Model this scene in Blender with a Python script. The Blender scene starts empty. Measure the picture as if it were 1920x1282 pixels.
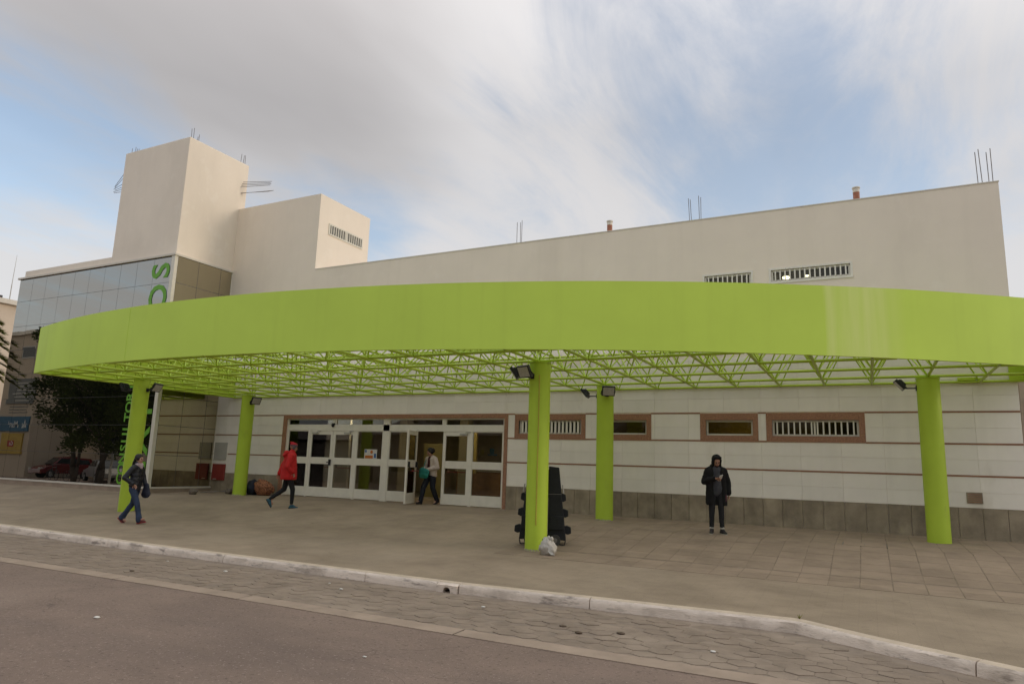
import bpy, bmesh, math, random
from mathutils import Vector, Matrix, noise
random.seed(7)
scene = bpy.context.scene
COL = scene.collection
R = math.radians

# ------------------------------------------------------------------ camera
FPX = 1300.36
cam = bpy.data.cameras.new('camera')
cam.sensor_width = 36.0
cam.lens = FPX / 1920 * 36
cam.clip_start = 0.1
cam.clip_end = 6000
camo = bpy.data.objects.new('camera', cam)
COL.objects.link(camo)
def cam_matrix(yaw, pitch, roll, loc):
    Rz = Matrix(((math.cos(yaw), math.sin(yaw), 0), (-math.sin(yaw), math.cos(yaw), 0), (0, 0, 1)))
    M = Matrix(((1, 0, 0), (0, 0, -1), (0, 1, 0)))
    Rx = Matrix(((1, 0, 0), (0, math.cos(pitch), math.sin(pitch)), (0, -math.sin(pitch), math.cos(pitch))))
    Rr = Matrix(((math.cos(roll), -math.sin(roll), 0), (math.sin(roll), math.cos(roll), 0), (0, 0, 1)))
    W = Rr @ Rx @ M @ Rz
    right, down, fwd = W[0], W[1], W[2]
    m = Matrix((right, -down, -fwd)).transposed().to_4x4()
    m.translation = loc
    return m
camo.matrix_world = cam_matrix(0.47394138, 0.17698731, 0.03252502, Vector((0, -17.6, 1.1792)))
scene.camera = camo

# ------------------------------------------------------------------ world
SUN_EL, SUN_AZ = R(13), math.atan2(0.96, 0.28)      # azimuth measured from +Y towards +X
world = bpy.data.worlds.new('World')
scene.world = world
world.use_nodes = True
nt = world.node_tree
nt.nodes.clear()
def N(tree, kind, **kw):
    n = tree.nodes.new(kind)
    for k, v in kw.items():
        if k.startswith('i_'):
            n.inputs[k[2:]].default_value = v
        else:
            setattr(n, k, v)
    return n
def L(tree, a, b): tree.links.new(a, b)
def math_node(tree, op, a, b=None, c=None, clamp=False):
    n = tree.nodes.new('ShaderNodeMath'); n.operation = op; n.use_clamp = clamp
    for i, s in enumerate((a, b, c)):
        if s is None: continue
        if isinstance(s, (int, float)): n.inputs[i].default_value = s
        else: tree.links.new(s, n.inputs[i])
    return n.outputs[0]
STR = 0.14
out = N(nt, 'ShaderNodeOutputWorld')
bg = N(nt, 'ShaderNodeBackground'); bg.inputs['Strength'].default_value = STR
L(nt, bg.outputs[0], out.inputs[0])
sky = N(nt, 'ShaderNodeTexSky', sky_type='NISHITA', sun_disc=False, sun_elevation=SUN_EL, sun_rotation=SUN_AZ,
        altitude=50, air_density=1.0, dust_density=0.6, ozone_density=1.6)
tc = N(nt, 'ShaderNodeTexCoord')
sep = N(nt, 'ShaderNodeSeparateXYZ'); L(nt, tc.outputs['Generated'], sep.inputs[0])
zc = math_node(nt, 'ADD', math_node(nt, 'MAXIMUM', sep.outputs[2], 0.0), 0.16)
px = math_node(nt, 'DIVIDE', sep.outputs[0], zc)
py = math_node(nt, 'DIVIDE', sep.outputs[1], zc)
cmb = N(nt, 'ShaderNodeCombineXYZ'); L(nt, px, cmb.inputs[0]); L(nt, py, cmb.inputs[1])
def wnoise(scale, detail, rough, loc, stretch=(1, 1, 1), rot=0.0, dist=0.0):
    m = N(nt, 'ShaderNodeMapping'); m.inputs['Location'].default_value = loc
    m.inputs['Scale'].default_value = stretch; m.inputs['Rotation'].default_value = (0, 0, rot)
    L(nt, cmb.outputs[0], m.inputs[0])
    n = N(nt, 'ShaderNodeTexNoise'); n.inputs['Scale'].default_value = scale
    n.inputs['Detail'].default_value = detail; n.inputs['Roughness'].default_value = rough
    n.inputs['Distortion'].default_value = dist
    L(nt, m.outputs[0], n.inputs['Vector'])
    return n.outputs['Fac']
def blob(d, width):
    """soft bump of cloud cover around a direction of the sky"""
    v = Vector(d).normalized()
    n = N(nt, 'ShaderNodeVectorMath', operation='DOT_PRODUCT'); n.inputs[1].default_value = v
    L(nt, tc.outputs['Generated'], n.inputs[0])
    mr = N(nt, 'ShaderNodeMapRange', interpolation_type='SMOOTHSTEP')
    mr.inputs['From Min'].default_value = math.cos(R(width)); mr.inputs['From Max'].default_value = 1.0
    L(nt, n.outputs['Value'], mr.inputs['Value'])
    return mr.outputs[0]
big = wnoise(0.8, 3, 0.55, (3.1, 1.7, 0), (1, .75, 1), R(25))
fine = wnoise(2.2, 7, 0.66, (0.4, 5.2, 0), (1.25, .42, 1), R(-38), 1.1)
wisp = wnoise(5.0, 5, 0.62, (2.7, 0.9, 0), (1.0, .45, 1), R(20))
cov = math_node(nt, 'ADD', math_node(nt, 'MULTIPLY', big, 0.50), math_node(nt, 'ADD', math_node(nt, 'MULTIPLY', fine, 0.70), math_node(nt, 'MULTIPLY', wisp, 0.30)))
for d, w, a in (((-.70, .46, .58), 23, .24), ((-.52, .74, .42), 20, .09), ((-.86, .47, .17), 9, .26), ((-.40, .85, .30), 13, .07), ((.20, .91, .36), 15, .08),
                ((-.83, .44, .34), 11, -.24), ((-.03, .89, .44), 12, -.09), ((-.26, .85, .47), 14, -.05), ((-.66, .70, .27), 9, -.16), ((-.07, .94, .35), 10, -.07)):
    cov = math_node(nt, 'ADD', cov, math_node(nt, 'MULTIPLY', blob(d, w), a))
cov = math_node(nt, 'ADD', cov, math_node(nt, 'MULTIPLY', math_node(nt, 'SUBTRACT', 1.0, math_node(nt, 'MULTIPLY', sep.outputs[2], 3.4), clamp=True), 0.30))
ramp = N(nt, 'ShaderNodeMapRange', interpolation_type='SMOOTHSTEP')
ramp.inputs['From Min'].default_value = 0.50; ramp.inputs['From Max'].default_value = 0.92
L(nt, cov, ramp.inputs['Value'])
# thick cloud is greyer, thin cloud is bright and slightly warm
thick = N(nt, 'ShaderNodeMapRange', interpolation_type='SMOOTHSTEP')
thick.inputs['From Min'].default_value = 0.30; thick.inputs['From Max'].default_value = 1.08
tn = math_node(nt, 'ADD', math_node(nt, 'MULTIPLY', wnoise(1.3, 4, .6, (8, 2, 0), (1, .5, 1), R(-35)), 0.85), math_node(nt, 'MULTIPLY', fine, 0.12))
tn = math_node(nt, 'ADD', tn, math_node(nt, 'MULTIPLY', blob((-.74, .46, .54), 27), .40))
tn = math_node(nt, 'SUBTRACT', tn, math_node(nt, 'MULTIPLY', math_node(nt, 'SUBTRACT', 1.0, math_node(nt, 'MULTIPLY', sep.outputs[2], 2.4), clamp=True), 0.55))
L(nt, tn, thick.inputs['Value'])
ccol = N(nt, 'ShaderNodeMix', data_type='RGBA')
ccol.inputs['A'].default_value = (0.48 / STR, 0.465 / STR, 0.46 / STR, 1)
ccol.inputs['B'].default_value = (0.29 / STR, 0.272 / STR, 0.264 / STR, 1)
L(nt, thick.outputs[0], ccol.inputs['Factor'])
skyg = N(nt, 'ShaderNodeMix', data_type='RGBA', blend_type='MULTIPLY'); skyg.inputs['Factor'].default_value = 1.0
skyg.inputs['B'].default_value = (1.06, 1.08, 1.09, 1)
L(nt, sky.outputs[0], skyg.inputs['A'])
mixc = N(nt, 'ShaderNodeMix', data_type='RGBA')
cfac = math_node(nt, 'ADD', math_node(nt, 'MULTIPLY', ramp.outputs[0], 0.58), 0.35)
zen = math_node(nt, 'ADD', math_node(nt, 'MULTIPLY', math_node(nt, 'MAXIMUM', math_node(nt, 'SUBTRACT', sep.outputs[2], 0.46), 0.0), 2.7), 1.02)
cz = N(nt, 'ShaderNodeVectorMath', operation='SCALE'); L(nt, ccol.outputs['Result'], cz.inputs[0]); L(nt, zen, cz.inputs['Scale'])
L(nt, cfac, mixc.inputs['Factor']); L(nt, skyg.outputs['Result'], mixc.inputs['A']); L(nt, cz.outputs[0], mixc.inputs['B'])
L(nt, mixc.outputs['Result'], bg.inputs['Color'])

# ------------------------------------------------------------------ sun, exposure
sun = bpy.data.lights.new('sun', 'SUN')
sun.energy = 0.5; sun.angle = R(14); sun.color = (1.0, 0.82, 0.62)
suno = bpy.data.objects.new('sun', sun); COL.objects.link(suno)
sd = Vector((math.sin(SUN_AZ) * math.cos(SUN_EL), math.cos(SUN_AZ) * math.cos(SUN_EL), math.sin(SUN_EL)))
suno.rotation_euler = sd.to_track_quat('Z', 'Y').to_euler()
suno.location = sd * 60
vs = scene.view_settings
vs.view_transform = 'Standard'; vs.look = 'None'; vs.exposure = 0.62; vs.gamma = 1.0; vs.use_curve_mapping = False
scene.render.engine = 'CYCLES'
scene.cycles.use_denoising = True
scene.cycles.use_adaptive_sampling = True
scene.cycles.adaptive_threshold = 0.02
scene.cycles.max_bounces = 6
scene.cycles.transparent_max_bounces = 10
scene.cycles.glossy_bounces = 4
scene.cycles.caustics_reflective = False
scene.cycles.caustics_refractive = False

# ------------------------------------------------------------------ materials
def mat(name, col, rough=0.6, var=0.10, scale=3.0, bump=0.0, bscale=60.0, spec=0.4, metal=0.0, rnd=0.0,
        streak=0.0, spots=0.0, tint=None, trans=0.0, stretch=(1, 1, 1), coat=0.0):
    m = bpy.data.materials.new(name); m.use_nodes = True
    t = m.node_tree; b = t.nodes['Principled BSDF']
    b.inputs['Roughness'].default_value = rough
    b.inputs['Metallic'].default_value = metal
    b.inputs['Specular IOR Level'].default_value = spec
    b.inputs['Coat Weight'].default_value = coat
    geo = N(t, 'ShaderNodeNewGeometry')
    mp = N(t, 'ShaderNodeMapping'); mp.inputs['Scale'].default_value = stretch
    L(t, geo.outputs['Position'], mp.inputs[0])
    n1 = N(t, 'ShaderNodeTexNoise'); n1.inputs['Scale'].default_value = scale; n1.inputs['Detail'].default_value = 4
    n1.inputs['Roughness'].default_value = 0.6; L(t, mp.outputs[0], n1.inputs['Vector'])
    c0 = tuple(min(1, c * (1 - var)) for c in col) + (1,)
    c1 = tuple(min(1, c * (1 + var)) for c in col) + (1,)
    if tint: c0 = tuple(tint) + (1,)
    mx = N(t, 'ShaderNodeMix', data_type='RGBA'); mx.inputs['A'].default_value = c0; mx.inputs['B'].default_value = c1
    mr = N(t, 'ShaderNodeMapRange'); mr.inputs['From Min'].default_value = 0.3; mr.inputs['From Max'].default_value = 0.7
    L(t, n1.outputs['Fac'], mr.inputs['Value']); L(t, mr.outputs[0], mx.inputs['Factor'])
    colr = mx.outputs['Result']
    def darken(fac_socket, amount, colour=(0, 0, 0, 1)):
        nonlocal colr
        d = N(t, 'ShaderNodeMix', data_type='RGBA')
        L(t, colr, d.inputs['A']); d.inputs['B'].default_value = colour
        L(t, math_node(t, 'MULTIPLY', fac_socket, amount, clamp=True), d.inputs['Factor'])
        colr = d.outputs['Result']
    if streak:
        ms = N(t, 'ShaderNodeMapping'); ms.inputs['Scale'].default_value = (3.2, 3.2, 0.16)
        L(t, geo.outputs['Position'], ms.inputs[0])
        ns = N(t, 'ShaderNodeTexNoise'); ns.inputs['Scale'].default_value = 1.2; ns.inputs['Detail'].default_value = 5
        L(t, ms.outputs[0], ns.inputs['Vector'])
        r = N(t, 'ShaderNodeMapRange'); r.inputs['From Min'].default_value = 0.52; r.inputs['From Max'].default_value = 0.78
        L(t, ns.outputs['Fac'], r.inputs['Value'])
        darken(r.outputs[0], streak, (col[0] * .35, col[1] * .33, col[2] * .28, 1))
    if spots:
        ns = N(t, 'ShaderNodeTexNoise'); ns.inputs['Scale'].default_value = scale * 5; ns.inputs['Detail'].default_value = 3
        L(t, mp.outputs[0], ns.inputs['Vector'])
        r = N(t, 'ShaderNodeMapRange'); r.inputs['From Min'].default_value = 0.60; r.inputs['From Max'].default_value = 0.75
        L(t, ns.outputs['Fac'], r.inputs['Value'])
        darken(r.outputs[0], spots, (col[0] * .3, col[1] * .28, col[2] * .25, 1))
    if rnd:
        oi = N(t, 'ShaderNodeObjectInfo')
        h = N(t, 'ShaderNodeHueSaturation')
        L(t, math_node(t, 'ADD', math_node(t, 'MULTIPLY', oi.outputs['Random'], 2 * rnd), 1 - rnd), h.inputs['Value'])
        L(t, colr, h.inputs['Color']); colr = h.outputs['Color']
    L(t, colr, b.inputs['Base Color'])
    if bump:
        nb = N(t, 'ShaderNodeTexNoise'); nb.inputs['Scale'].default_value = bscale; nb.inputs['Detail'].default_value = 5
        L(t, mp.outputs[0], nb.inputs['Vector'])
        bp = N(t, 'ShaderNodeBump'); bp.inputs['Strength'].default_value = bump; bp.inputs['Distance'].default_value = 0.02
        L(t, nb.outputs['Fac'], bp.inputs['Height']); L(t, bp.outputs[0], b.inputs['Normal'])
    if trans:
        b.inputs['Transmission Weight'].default_value = trans
    return m
def emit_mat(name, col, strength):
    m = bpy.data.materials.new(name); m.use_nodes = True
    b = m.node_tree.nodes['Principled BSDF']
    b.inputs['Base Color'].default_value = tuple(col) + (1,)
    b.inputs['Emission Color'].default_value = tuple(col) + (1,)
    b.inputs['Emission Strength'].default_value = strength
    return m
def mirror_glass(name, tint, fac, dark, rough=0.0, bump=0.0):
    """dark reflective solar glass: a tinted mirror coat over a dark body"""
    m = bpy.data.materials.new(name); m.use_nodes = True
    t = m.node_tree; t.nodes.clear()
    o = N(t, 'ShaderNodeOutputMaterial'); mix = N(t, 'ShaderNodeMixShader')
    d = N(t, 'ShaderNodeBsdfDiffuse'); d.inputs['Color'].default_value = tuple(dark) + (1,)
    g = N(t, 'ShaderNodeBsdfGlossy'); g.inputs['Color'].default_value = tuple(tint) + (1,); g.inputs['Roughness'].default_value = rough
    fr = N(t, 'ShaderNodeLayerWeight'); fr.inputs['Blend'].default_value = 0.35
    f = math_node(t, 'ADD', math_node(t, 'MULTIPLY', fr.outputs['Fresnel'], 0.6), fac, clamp=True)
    L(t, f, mix.inputs[0]); L(t, d.outputs[0], mix.inputs[1]); L(t, g.outputs[0], mix.inputs[2])
    if bump:
        geo = N(t, 'ShaderNodeNewGeometry')
        nb = N(t, 'ShaderNodeTexNoise'); nb.inputs['Scale'].default_value = 0.9; nb.inputs['Detail'].default_value = 2
        L(t, geo.outputs['Position'], nb.inputs['Vector'])
        bp = N(t, 'ShaderNodeBump'); bp.inputs['Strength'].default_value = bump; bp.inputs['Distance'].default_value = 0.05
        L(t, nb.outputs['Fac'], bp.inputs['Height']); L(t, bp.outputs[0], g.inputs['Normal'])
    L(t, mix.outputs[0], o.inputs[0])
    return m
def clear_glass(name, tint=(.9, .92, .9), refl=0.10):
    m = bpy.data.materials.new(name); m.use_nodes = True
    t = m.node_tree; t.nodes.clear()
    o = N(t, 'ShaderNodeOutputMaterial'); mix = N(t, 'ShaderNodeMixShader')
    tr = N(t, 'ShaderNodeBsdfTransparent'); tr.inputs['Color'].default_value = tuple(tint) + (1,)
    g = N(t, 'ShaderNodeBsdfGlossy'); g.inputs['Roughness'].default_value = 0.01
    fr = N(t, 'ShaderNodeFresnel'); fr.inputs['IOR'].default_value = 1.5
    f = math_node(t, 'ADD', math_node(t, 'MULTIPLY', fr.outputs[0], 1.0), refl, clamp=True)
    L(t, f, mix.inputs[0]); L(t, tr.outputs[0], mix.inputs[1]); L(t, g.outputs[0], mix.inputs[2])
    L(t, mix.outputs[0], o.inputs[0])
    return m

M = {}
M['plaster'] = mat('beige_plaster', (.825, .73, .61), .85, .035, .7, .12, 45, .2, streak=.05)
M['plaster_side'] = M['plaster']
M['coping'] = mat('coping_paint', (.66, .61, .52), .7, .05, 2)
M['tile'] = mat('white_wall_tile', (.875, .82, .73), .35, .035, 1.6, .02, 20, .4, rnd=.03, streak=.08)
M['trim'] = mat('brown_trim', (.33, .165, .095), .5, .15, 6)
M['granite'] = mat('brown_granite', (.34, .175, .105), .35, .35, 38, .02, 80, .4)
M['plinth'] = mat('plinth_stone', (.31, .255, .18), .75, .28, 2.6, .25, 30, .3, rnd=.08, streak=.25)
M['green'] = mat('green_paint', (.45, .60, .054), .5, .05, 1.2, .03, 8, .25)
M['green_tube'] = mat('green_tube_paint', (.44, .58, .050), .4, .06, 3, 0, 8, .4)
M['white_metal'] = mat('white_door_metal', (.78, .735, .64), .35, .05, 4, 0, 10, .4, spots=.06)
M['alu'] = mat('cream_aluminium', (.68, .64, .54), .4, .05, 4)
M['black'] = mat('black_plastic', (.012, .013, .015), .45, .2, 8)
M['blackmetal'] = mat('black_metal', (.02, .02, .022), .4, .2, 8)
M['steel'] = mat('rebar_steel', (.20, .18, .17), .6, .2, 10, metal=.4)
M['dark_mullion'] = mat('dark_mullion', (.10, .10, .095), .5, .1, 5)
M['mirror'] = mirror_glass('solar_glass_front', (.66, .645, .60), .47, (.006, .007, .006), 0.0, .02)
M['mirror_side'] = mirror_glass('solar_glass_side', (.80, .72, .52), .56, (.012, .010, .007), 0.0, .015)
M['glass'] = clear_glass('door_glass', (.86, .86, .78), .0)
M['winglass'] = clear_glass('window_glass', (.66, .65, .52), .0)
M['letter'] = mat('green_letters', (.13, .36, .02), .5, .03, 2)
M['concrete'] = mat('pavement_concrete', (.285, .226, .157), .9, .16, 1.1, .35, 45, .2, spots=.16)
M['pave_tile'] = mat('pavement_tile', (.278, .214, .149), .88, .12, 2.2, .3, 60, .2, rnd=.07, spots=.12)
M['mortar'] = mat('pavement_joint', (.215, .168, .119), .95, .25, 5, .2, 60, .2)
M['paver'] = mat('hex_paver', (.245, .194, .146), .9, .18, 3.0, .45, 70, .2, rnd=.04, spots=.14)
M['paver_joint'] = mat('paver_joint', (.228, .181, .137), .95, .2, 6)
M['asphalt'] = mat('old_asphalt', (.218, .161, .126), .9, .14, .8, .5, 120, .25, spots=.12)
M['gutter'] = mat('gutter_concrete', (.33, .258, .195), .9, .15, 2.5, .3, 60, .2, spots=.1)
M['kerb'] = mat('whitewashed_kerb', (.76, .655, .55), .85, .16, 3.0, .4, 40, .2, spots=.55, stretch=(.5, 1, 2.2))
M['kerb_top'] = mat('kerb_top', (.52, .43, .325), .9, .14, 4, .35, 60, .2, spots=.2)
M['earth'] = mat('dusty_ground', (.22, .185, .15), .95, .2, .3, .2, 20, .1)
M['copper'] = mat('rusty_vent_pipe', (.33, .13, .075), .6, .25, 14)
M['lightgrey'] = mat('light_grey_panel', (.44, .42, .37), .55, .06, 4)
M['red_cab'] = mat('red_cabinet', (.23, .032, .026), .45, .18, 4)
M['lamp_glass'] = mat('floodlight_lens', (.42, .40, .36), .25, .15, 30)
M['roof'] = None
def translucent_mat(name, col, tr):
    m = bpy.data.materials.new(name); m.use_nodes = True
    t = m.node_tree; t.nodes.clear()
    o = N(t, 'ShaderNodeOutputMaterial')
    d = N(t, 'ShaderNodeBsdfDiffuse'); d.inputs['Color'].default_value = tuple(col) + (1,)
    s = N(t, 'ShaderNodeBsdfTranslucent'); s.inputs['Color'].default_value = tuple(col) + (1,)
    x = N(t, 'ShaderNodeBsdfTransparent'); x.inputs['Color'].default_value = (1, 1, 1, 1)
    a = N(t, 'ShaderNodeMixShader'); a.inputs[0].default_value = .72; L(t, d.outputs[0], a.inputs[1]); L(t, s.outputs[0], a.inputs[2])
    b = N(t, 'ShaderNodeMixShader'); b.inputs[0].default_value = tr; L(t, a.outputs[0], b.inputs[1]); L(t, x.outputs[0], b.inputs[2])
    L(t, b.outputs[0], o.inputs[0]); return m
M['roof'] = translucent_mat('translucent_roof_sheet', (.92, .92, .88), .74)

# ------------------------------------------------------------------ mesh helpers
def tag(o, label=None, cat=None, group=None, kind=None):
    if label: o['label'] = label
    if cat: o['category'] = cat
    if group: o['group'] = group
    if kind: o['kind'] = kind
    return o
def link(o, parent=None):
    COL.objects.link(o)
    if parent is not None: o.parent = parent
    return o
def empty(name, loc=(0, 0, 0), rz=0.0, parent=None):
    o = bpy.data.objects.new(name, None); o.location = loc; o.rotation_euler = (0, 0, rz)
    o.empty_display_size = .2
    return link(o, parent)
class MB:
    def __init__(s): s.v = []; s.f = []; s.m = []
    def add(s, vs, fs, mi=0):
        n = len(s.v); s.v += [tuple(v) for v in vs]; s.f += [tuple(i + n for i in f) for f in fs]; s.m += [mi] * len(fs); return s
    def box(s, x0, x1, y0, y1, z0, z1, mi=0):
        vs = [(x0, y0, z0), (x1, y0, z0), (x1, y1, z0), (x0, y1, z0), (x0, y0, z1), (x1, y0, z1), (x1, y1, z1), (x0, y1, z1)]
        return s.add(vs, [(0, 3, 2, 1), (4, 5, 6, 7), (0, 1, 5, 4), (1, 2, 6, 5), (2, 3, 7, 6), (3, 0, 4, 7)], mi)
    def obox(s, c, ax, ay, az, hx, hy, hz, mi=0):
        c = Vector(c); ax, ay, az = Vector(ax).normalized(), Vector(ay).normalized(), Vector(az).normalized()
        vs = [c + ax * hx * i + ay * hy * j + az * hz * k for k in (-1, 1) for i, j in ((-1, -1), (1, -1), (1, 1), (-1, 1))]
        return s.add(vs, [(0, 3, 2, 1), (4, 5, 6, 7), (0, 1, 5, 4), (1, 2, 6, 5), (2, 3, 7, 6), (3, 0, 4, 7)], mi)
    def tube(s, p, q, r0, r1=None, n=8, mi=0, caps=True):
        p, q = Vector(p), Vector(q); r1 = r0 if r1 is None else r1
        d = (q - p).normalized(); u = d.orthogonal().normalized(); w = d.cross(u)
        vs = [p + (u * math.cos(a) + w * math.sin(a)) * r0 for a in [2 * math.pi * i / n for i in range(n)]]
        vs += [q + (u * math.cos(a) + w * math.sin(a)) * r1 for a in [2 * math.pi * i / n for i in range(n)]]
        fs = [(i, (i + 1) % n, n + (i + 1) % n, n + i) for i in range(n)]
        if caps: fs += [tuple(range(n - 1, -1, -1)), tuple(range(n, 2 * n))]
        return s.add(vs, fs, mi)
    def path(s, pts, r, n=8, mi=0):
        for a, b in zip(pts[:-1], pts[1:]): s.tube(a, b, r, r, n, mi)
        return s
    def prism(s, poly, axis, a, b, mi=0):
        """poly: 2-D outline; axis 'x','y','z' extrusion from a to b"""
        def P(u, v, w):
            return {'x': (w, u, v), 'y': (u, w, v), 'z': (u, v, w)}[axis]
        n = len(poly)
        vs = [P(u, v, a) for u, v in poly] + [P(u, v, b) for u, v in poly]
        fs = [(i, (i + 1) % n, n + (i + 1) % n, n + i) for i in range(n)] + [tuple(range(n - 1, -1, -1)), tuple(range(n, 2 * n))]
        return s.add(vs, fs, mi)
    def sphere(s, c, r, sx=1, sy=1, sz=1, nu=12, nv=8, mi=0):
        c = Vector(c); vs = [c + Vector((0, 0, r * sz))]
        for j in range(1, nv):
            t = math.pi * j / nv
            for i in range(nu):
                a = 2 * math.pi * i / nu
                vs.append(c + Vector((r * sx * math.sin(t) * math.cos(a), r * sy * math.sin(t) * math.sin(a), r * sz * math.cos(t))))
        vs.append(c - Vector((0, 0, r * sz)))
        fs = [(0, 1 + i, 1 + (i + 1) % nu) for i in range(nu)]
        for j in range(nv - 2):
            for i in range(nu):
                a = 1 + j * nu + i; b = 1 + j * nu + (i + 1) % nu
                fs.append((a, a + nu, b + nu, b))
        e = len(vs) - 1; o = 1 + (nv - 2) * nu
        fs += [(o + i, e, o + (i + 1) % nu) for i in range(nu)]
        return s.add(vs, fs, mi)
    def mesh(s, name, mats, smooth=False, fix=True):
        me = bpy.data.meshes.new(name); me.from_pydata(s.v, [], s.f); me.update()
        if fix:
            b = bmesh.new(); b.from_mesh(me); bmesh.ops.recalc_face_normals(b, faces=b.faces); b.to_mesh(me); b.free()
        for x in (mats if isinstance(mats, (list, tuple)) else [mats]): me.materials.append(x)
        for p, i in zip(me.polygons, s.m): p.material_index = i
        if smooth:
            for p in me.polygons: p.use_smooth = True
        return me
    def build(s, name, mats, parent=None, smooth=False, bevel=0.0, fix=True):
        o = bpy.data.objects.new(name, s.mesh(name, mats, smooth, fix)); link(o, parent)
        if bevel:
            bv = o.modifiers.new('bevel', 'BEVEL'); bv.width = bevel; bv.segments = 2; bv.limit_method = 'ANGLE'
        return o
def smooth_angle(o, ang=40):
    me = o.data
    for p in me.polygons: p.use_smooth = True
    b = bmesh.new(); b.from_mesh(me)
    for e in b.edges:
        if len(e.link_faces) == 2 and e.calc_face_angle(0) > R(ang): e.smooth = False
    b.to_mesh(me); b.free()
    return o
def box(name, x0, x1, y0, y1, z0, z1, m, parent=None, bevel=0.0):
    return MB().box(x0, x1, y0, y1, z0, z1).build(name, m, parent, bevel=bevel)
MESHES = {}
def shared_box(name, cx, cy, cz, w, d, h, m, parent, rx=0.0, ry=0.0, rz=0.0, bevel=.003):
    key = (name, round(w, 3), round(d, 3), round(h, 3), m.name)
    if key not in MESHES:
        b = bmesh.new(); bmesh.ops.create_cube(b, size=1)
        bmesh.ops.scale(b, vec=(w, d, h), verts=b.verts)
        if bevel: bmesh.ops.bevel(b, geom=[e for e in b.edges], offset=bevel, segments=1, affect='EDGES')
        me = bpy.data.meshes.new(name); b.to_mesh(me); b.free(); me.materials.append(m); MESHES[key] = me
    o = bpy.data.objects.new(name, MESHES[key]); o.location = (cx, cy, cz); o.rotation_euler = (rx, ry, rz)
    return link(o, parent)
def unit_tube(n=8):
    k = ('tube', n)
    if k not in MESHES:
        MESHES[k] = MB().tube((0, 0, 0), (0, 0, 1), 1, 1, n, 0, False).mesh('tube', M['green_tube'], True)
    return MESHES[k]
def bar(name, p, q, r, parent, n=8):
    p, q = Vector(p), Vector(q); d = q - p
    o = bpy.data.objects.new(name, unit_tube(n))
    m = d.to_track_quat('Z', 'Y').to_matrix().to_4x4() @ Matrix.Diagonal((r, r, d.length, 1))
    m.translation = p; o.matrix_world = m
    link(o)
    o.parent = parent
    return o
def text_mesh(name, body, size, m, parent=None, extrude=.004, offset=0.0, align='CENTER'):
    cu = bpy.data.curves.new(name, 'FONT'); cu.body = body; cu.size = size; cu.extrude = extrude; cu.offset = offset
    cu.align_x = align; cu.align_y = 'CENTER'; cu.resolution_u = 3
    o = bpy.data.objects.new(name, cu); COL.objects.link(o)
    dg = bpy.context.evaluated_depsgraph_get()
    me = bpy.data.meshes.new_from_object(o.evaluated_get(dg))
    bpy.data.objects.remove(o); me.materials.clear(); me.materials.append(m)
    return link(bpy.data.objects.new(name, me), parent)

def overlay(m, colour, lo, hi, scale, amount, stretch=(1, 1, 1), detail=5):
    t = m.node_tree; b = t.nodes['Principled BSDF']; src = b.inputs['Base Color'].links[0].from_socket
    geo = N(t, 'ShaderNodeNewGeometry'); mp = N(t, 'ShaderNodeMapping'); mp.inputs['Scale'].default_value = stretch
    L(t, geo.outputs['Position'], mp.inputs[0])
    n = N(t, 'ShaderNodeTexNoise'); n.inputs['Scale'].default_value = scale; n.inputs['Detail'].default_value = detail; n.inputs['Roughness'].default_value = .62
    L(t, mp.outputs[0], n.inputs['Vector'])
    r = N(t, 'ShaderNodeMapRange'); r.inputs['From Min'].default_value = lo; r.inputs['From Max'].default_value = hi; L(t, n.outputs['Fac'], r.inputs['Value'])
    mx = N(t, 'ShaderNodeMix', data_type='RGBA'); mx.inputs['B'].default_value = tuple(colour) + (1,)
    L(t, src, mx.inputs['A']); L(t, math_node(t, 'MULTIPLY', r.outputs[0], amount, clamp=True), mx.inputs['Factor']); L(t, mx.outputs['Result'], b.inputs['Base Color'])
overlay(M['concrete'], (.19, .148, .10), .50, .72, .55, .55, (1, 1.6, 1))
overlay(M['concrete'], (.36, .30, .215), .55, .75, .35, .5)
overlay(M['pave_tile'], (.18, .138, .095), .50, .70, .9, .6)
overlay(M['paver'], (.34, .275, .21), .52, .70, .8, .75)
overlay(M['paver_joint'], (.30, .24, .18), .48, .68, .9, .8)
overlay(M['asphalt'], (.15, .115, .095), .52, .72, .5, .6, (.5, 1.4, 1))
overlay(M['asphalt'], (.29, .225, .175), .56, .74, .25, .5)
overlay(M['kerb'], (.20, .165, .14), .56, .66, 5.0, .75, (.35, 1, 1.6))
overlay(M['kerb'], (.42, .35, .28), .50, .66, 1.3, .6)
overlay(M['plinth'], (.16, .13, .09), .52, .70, 1.1, .5, (1.5, 1, .7))
overlay(M['plinth'], (.42, .37, .29), .62, .76, 3.0, .4, (2.0, 1, .8))
overlay(M['tile'], (.50, .42, .30), .62, .80, .8, .45, (1, 1, .5))
overlay(M['plaster'], (.66, .575, .47), .52, .75, .35, .5, (1, 1, .4))
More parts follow.
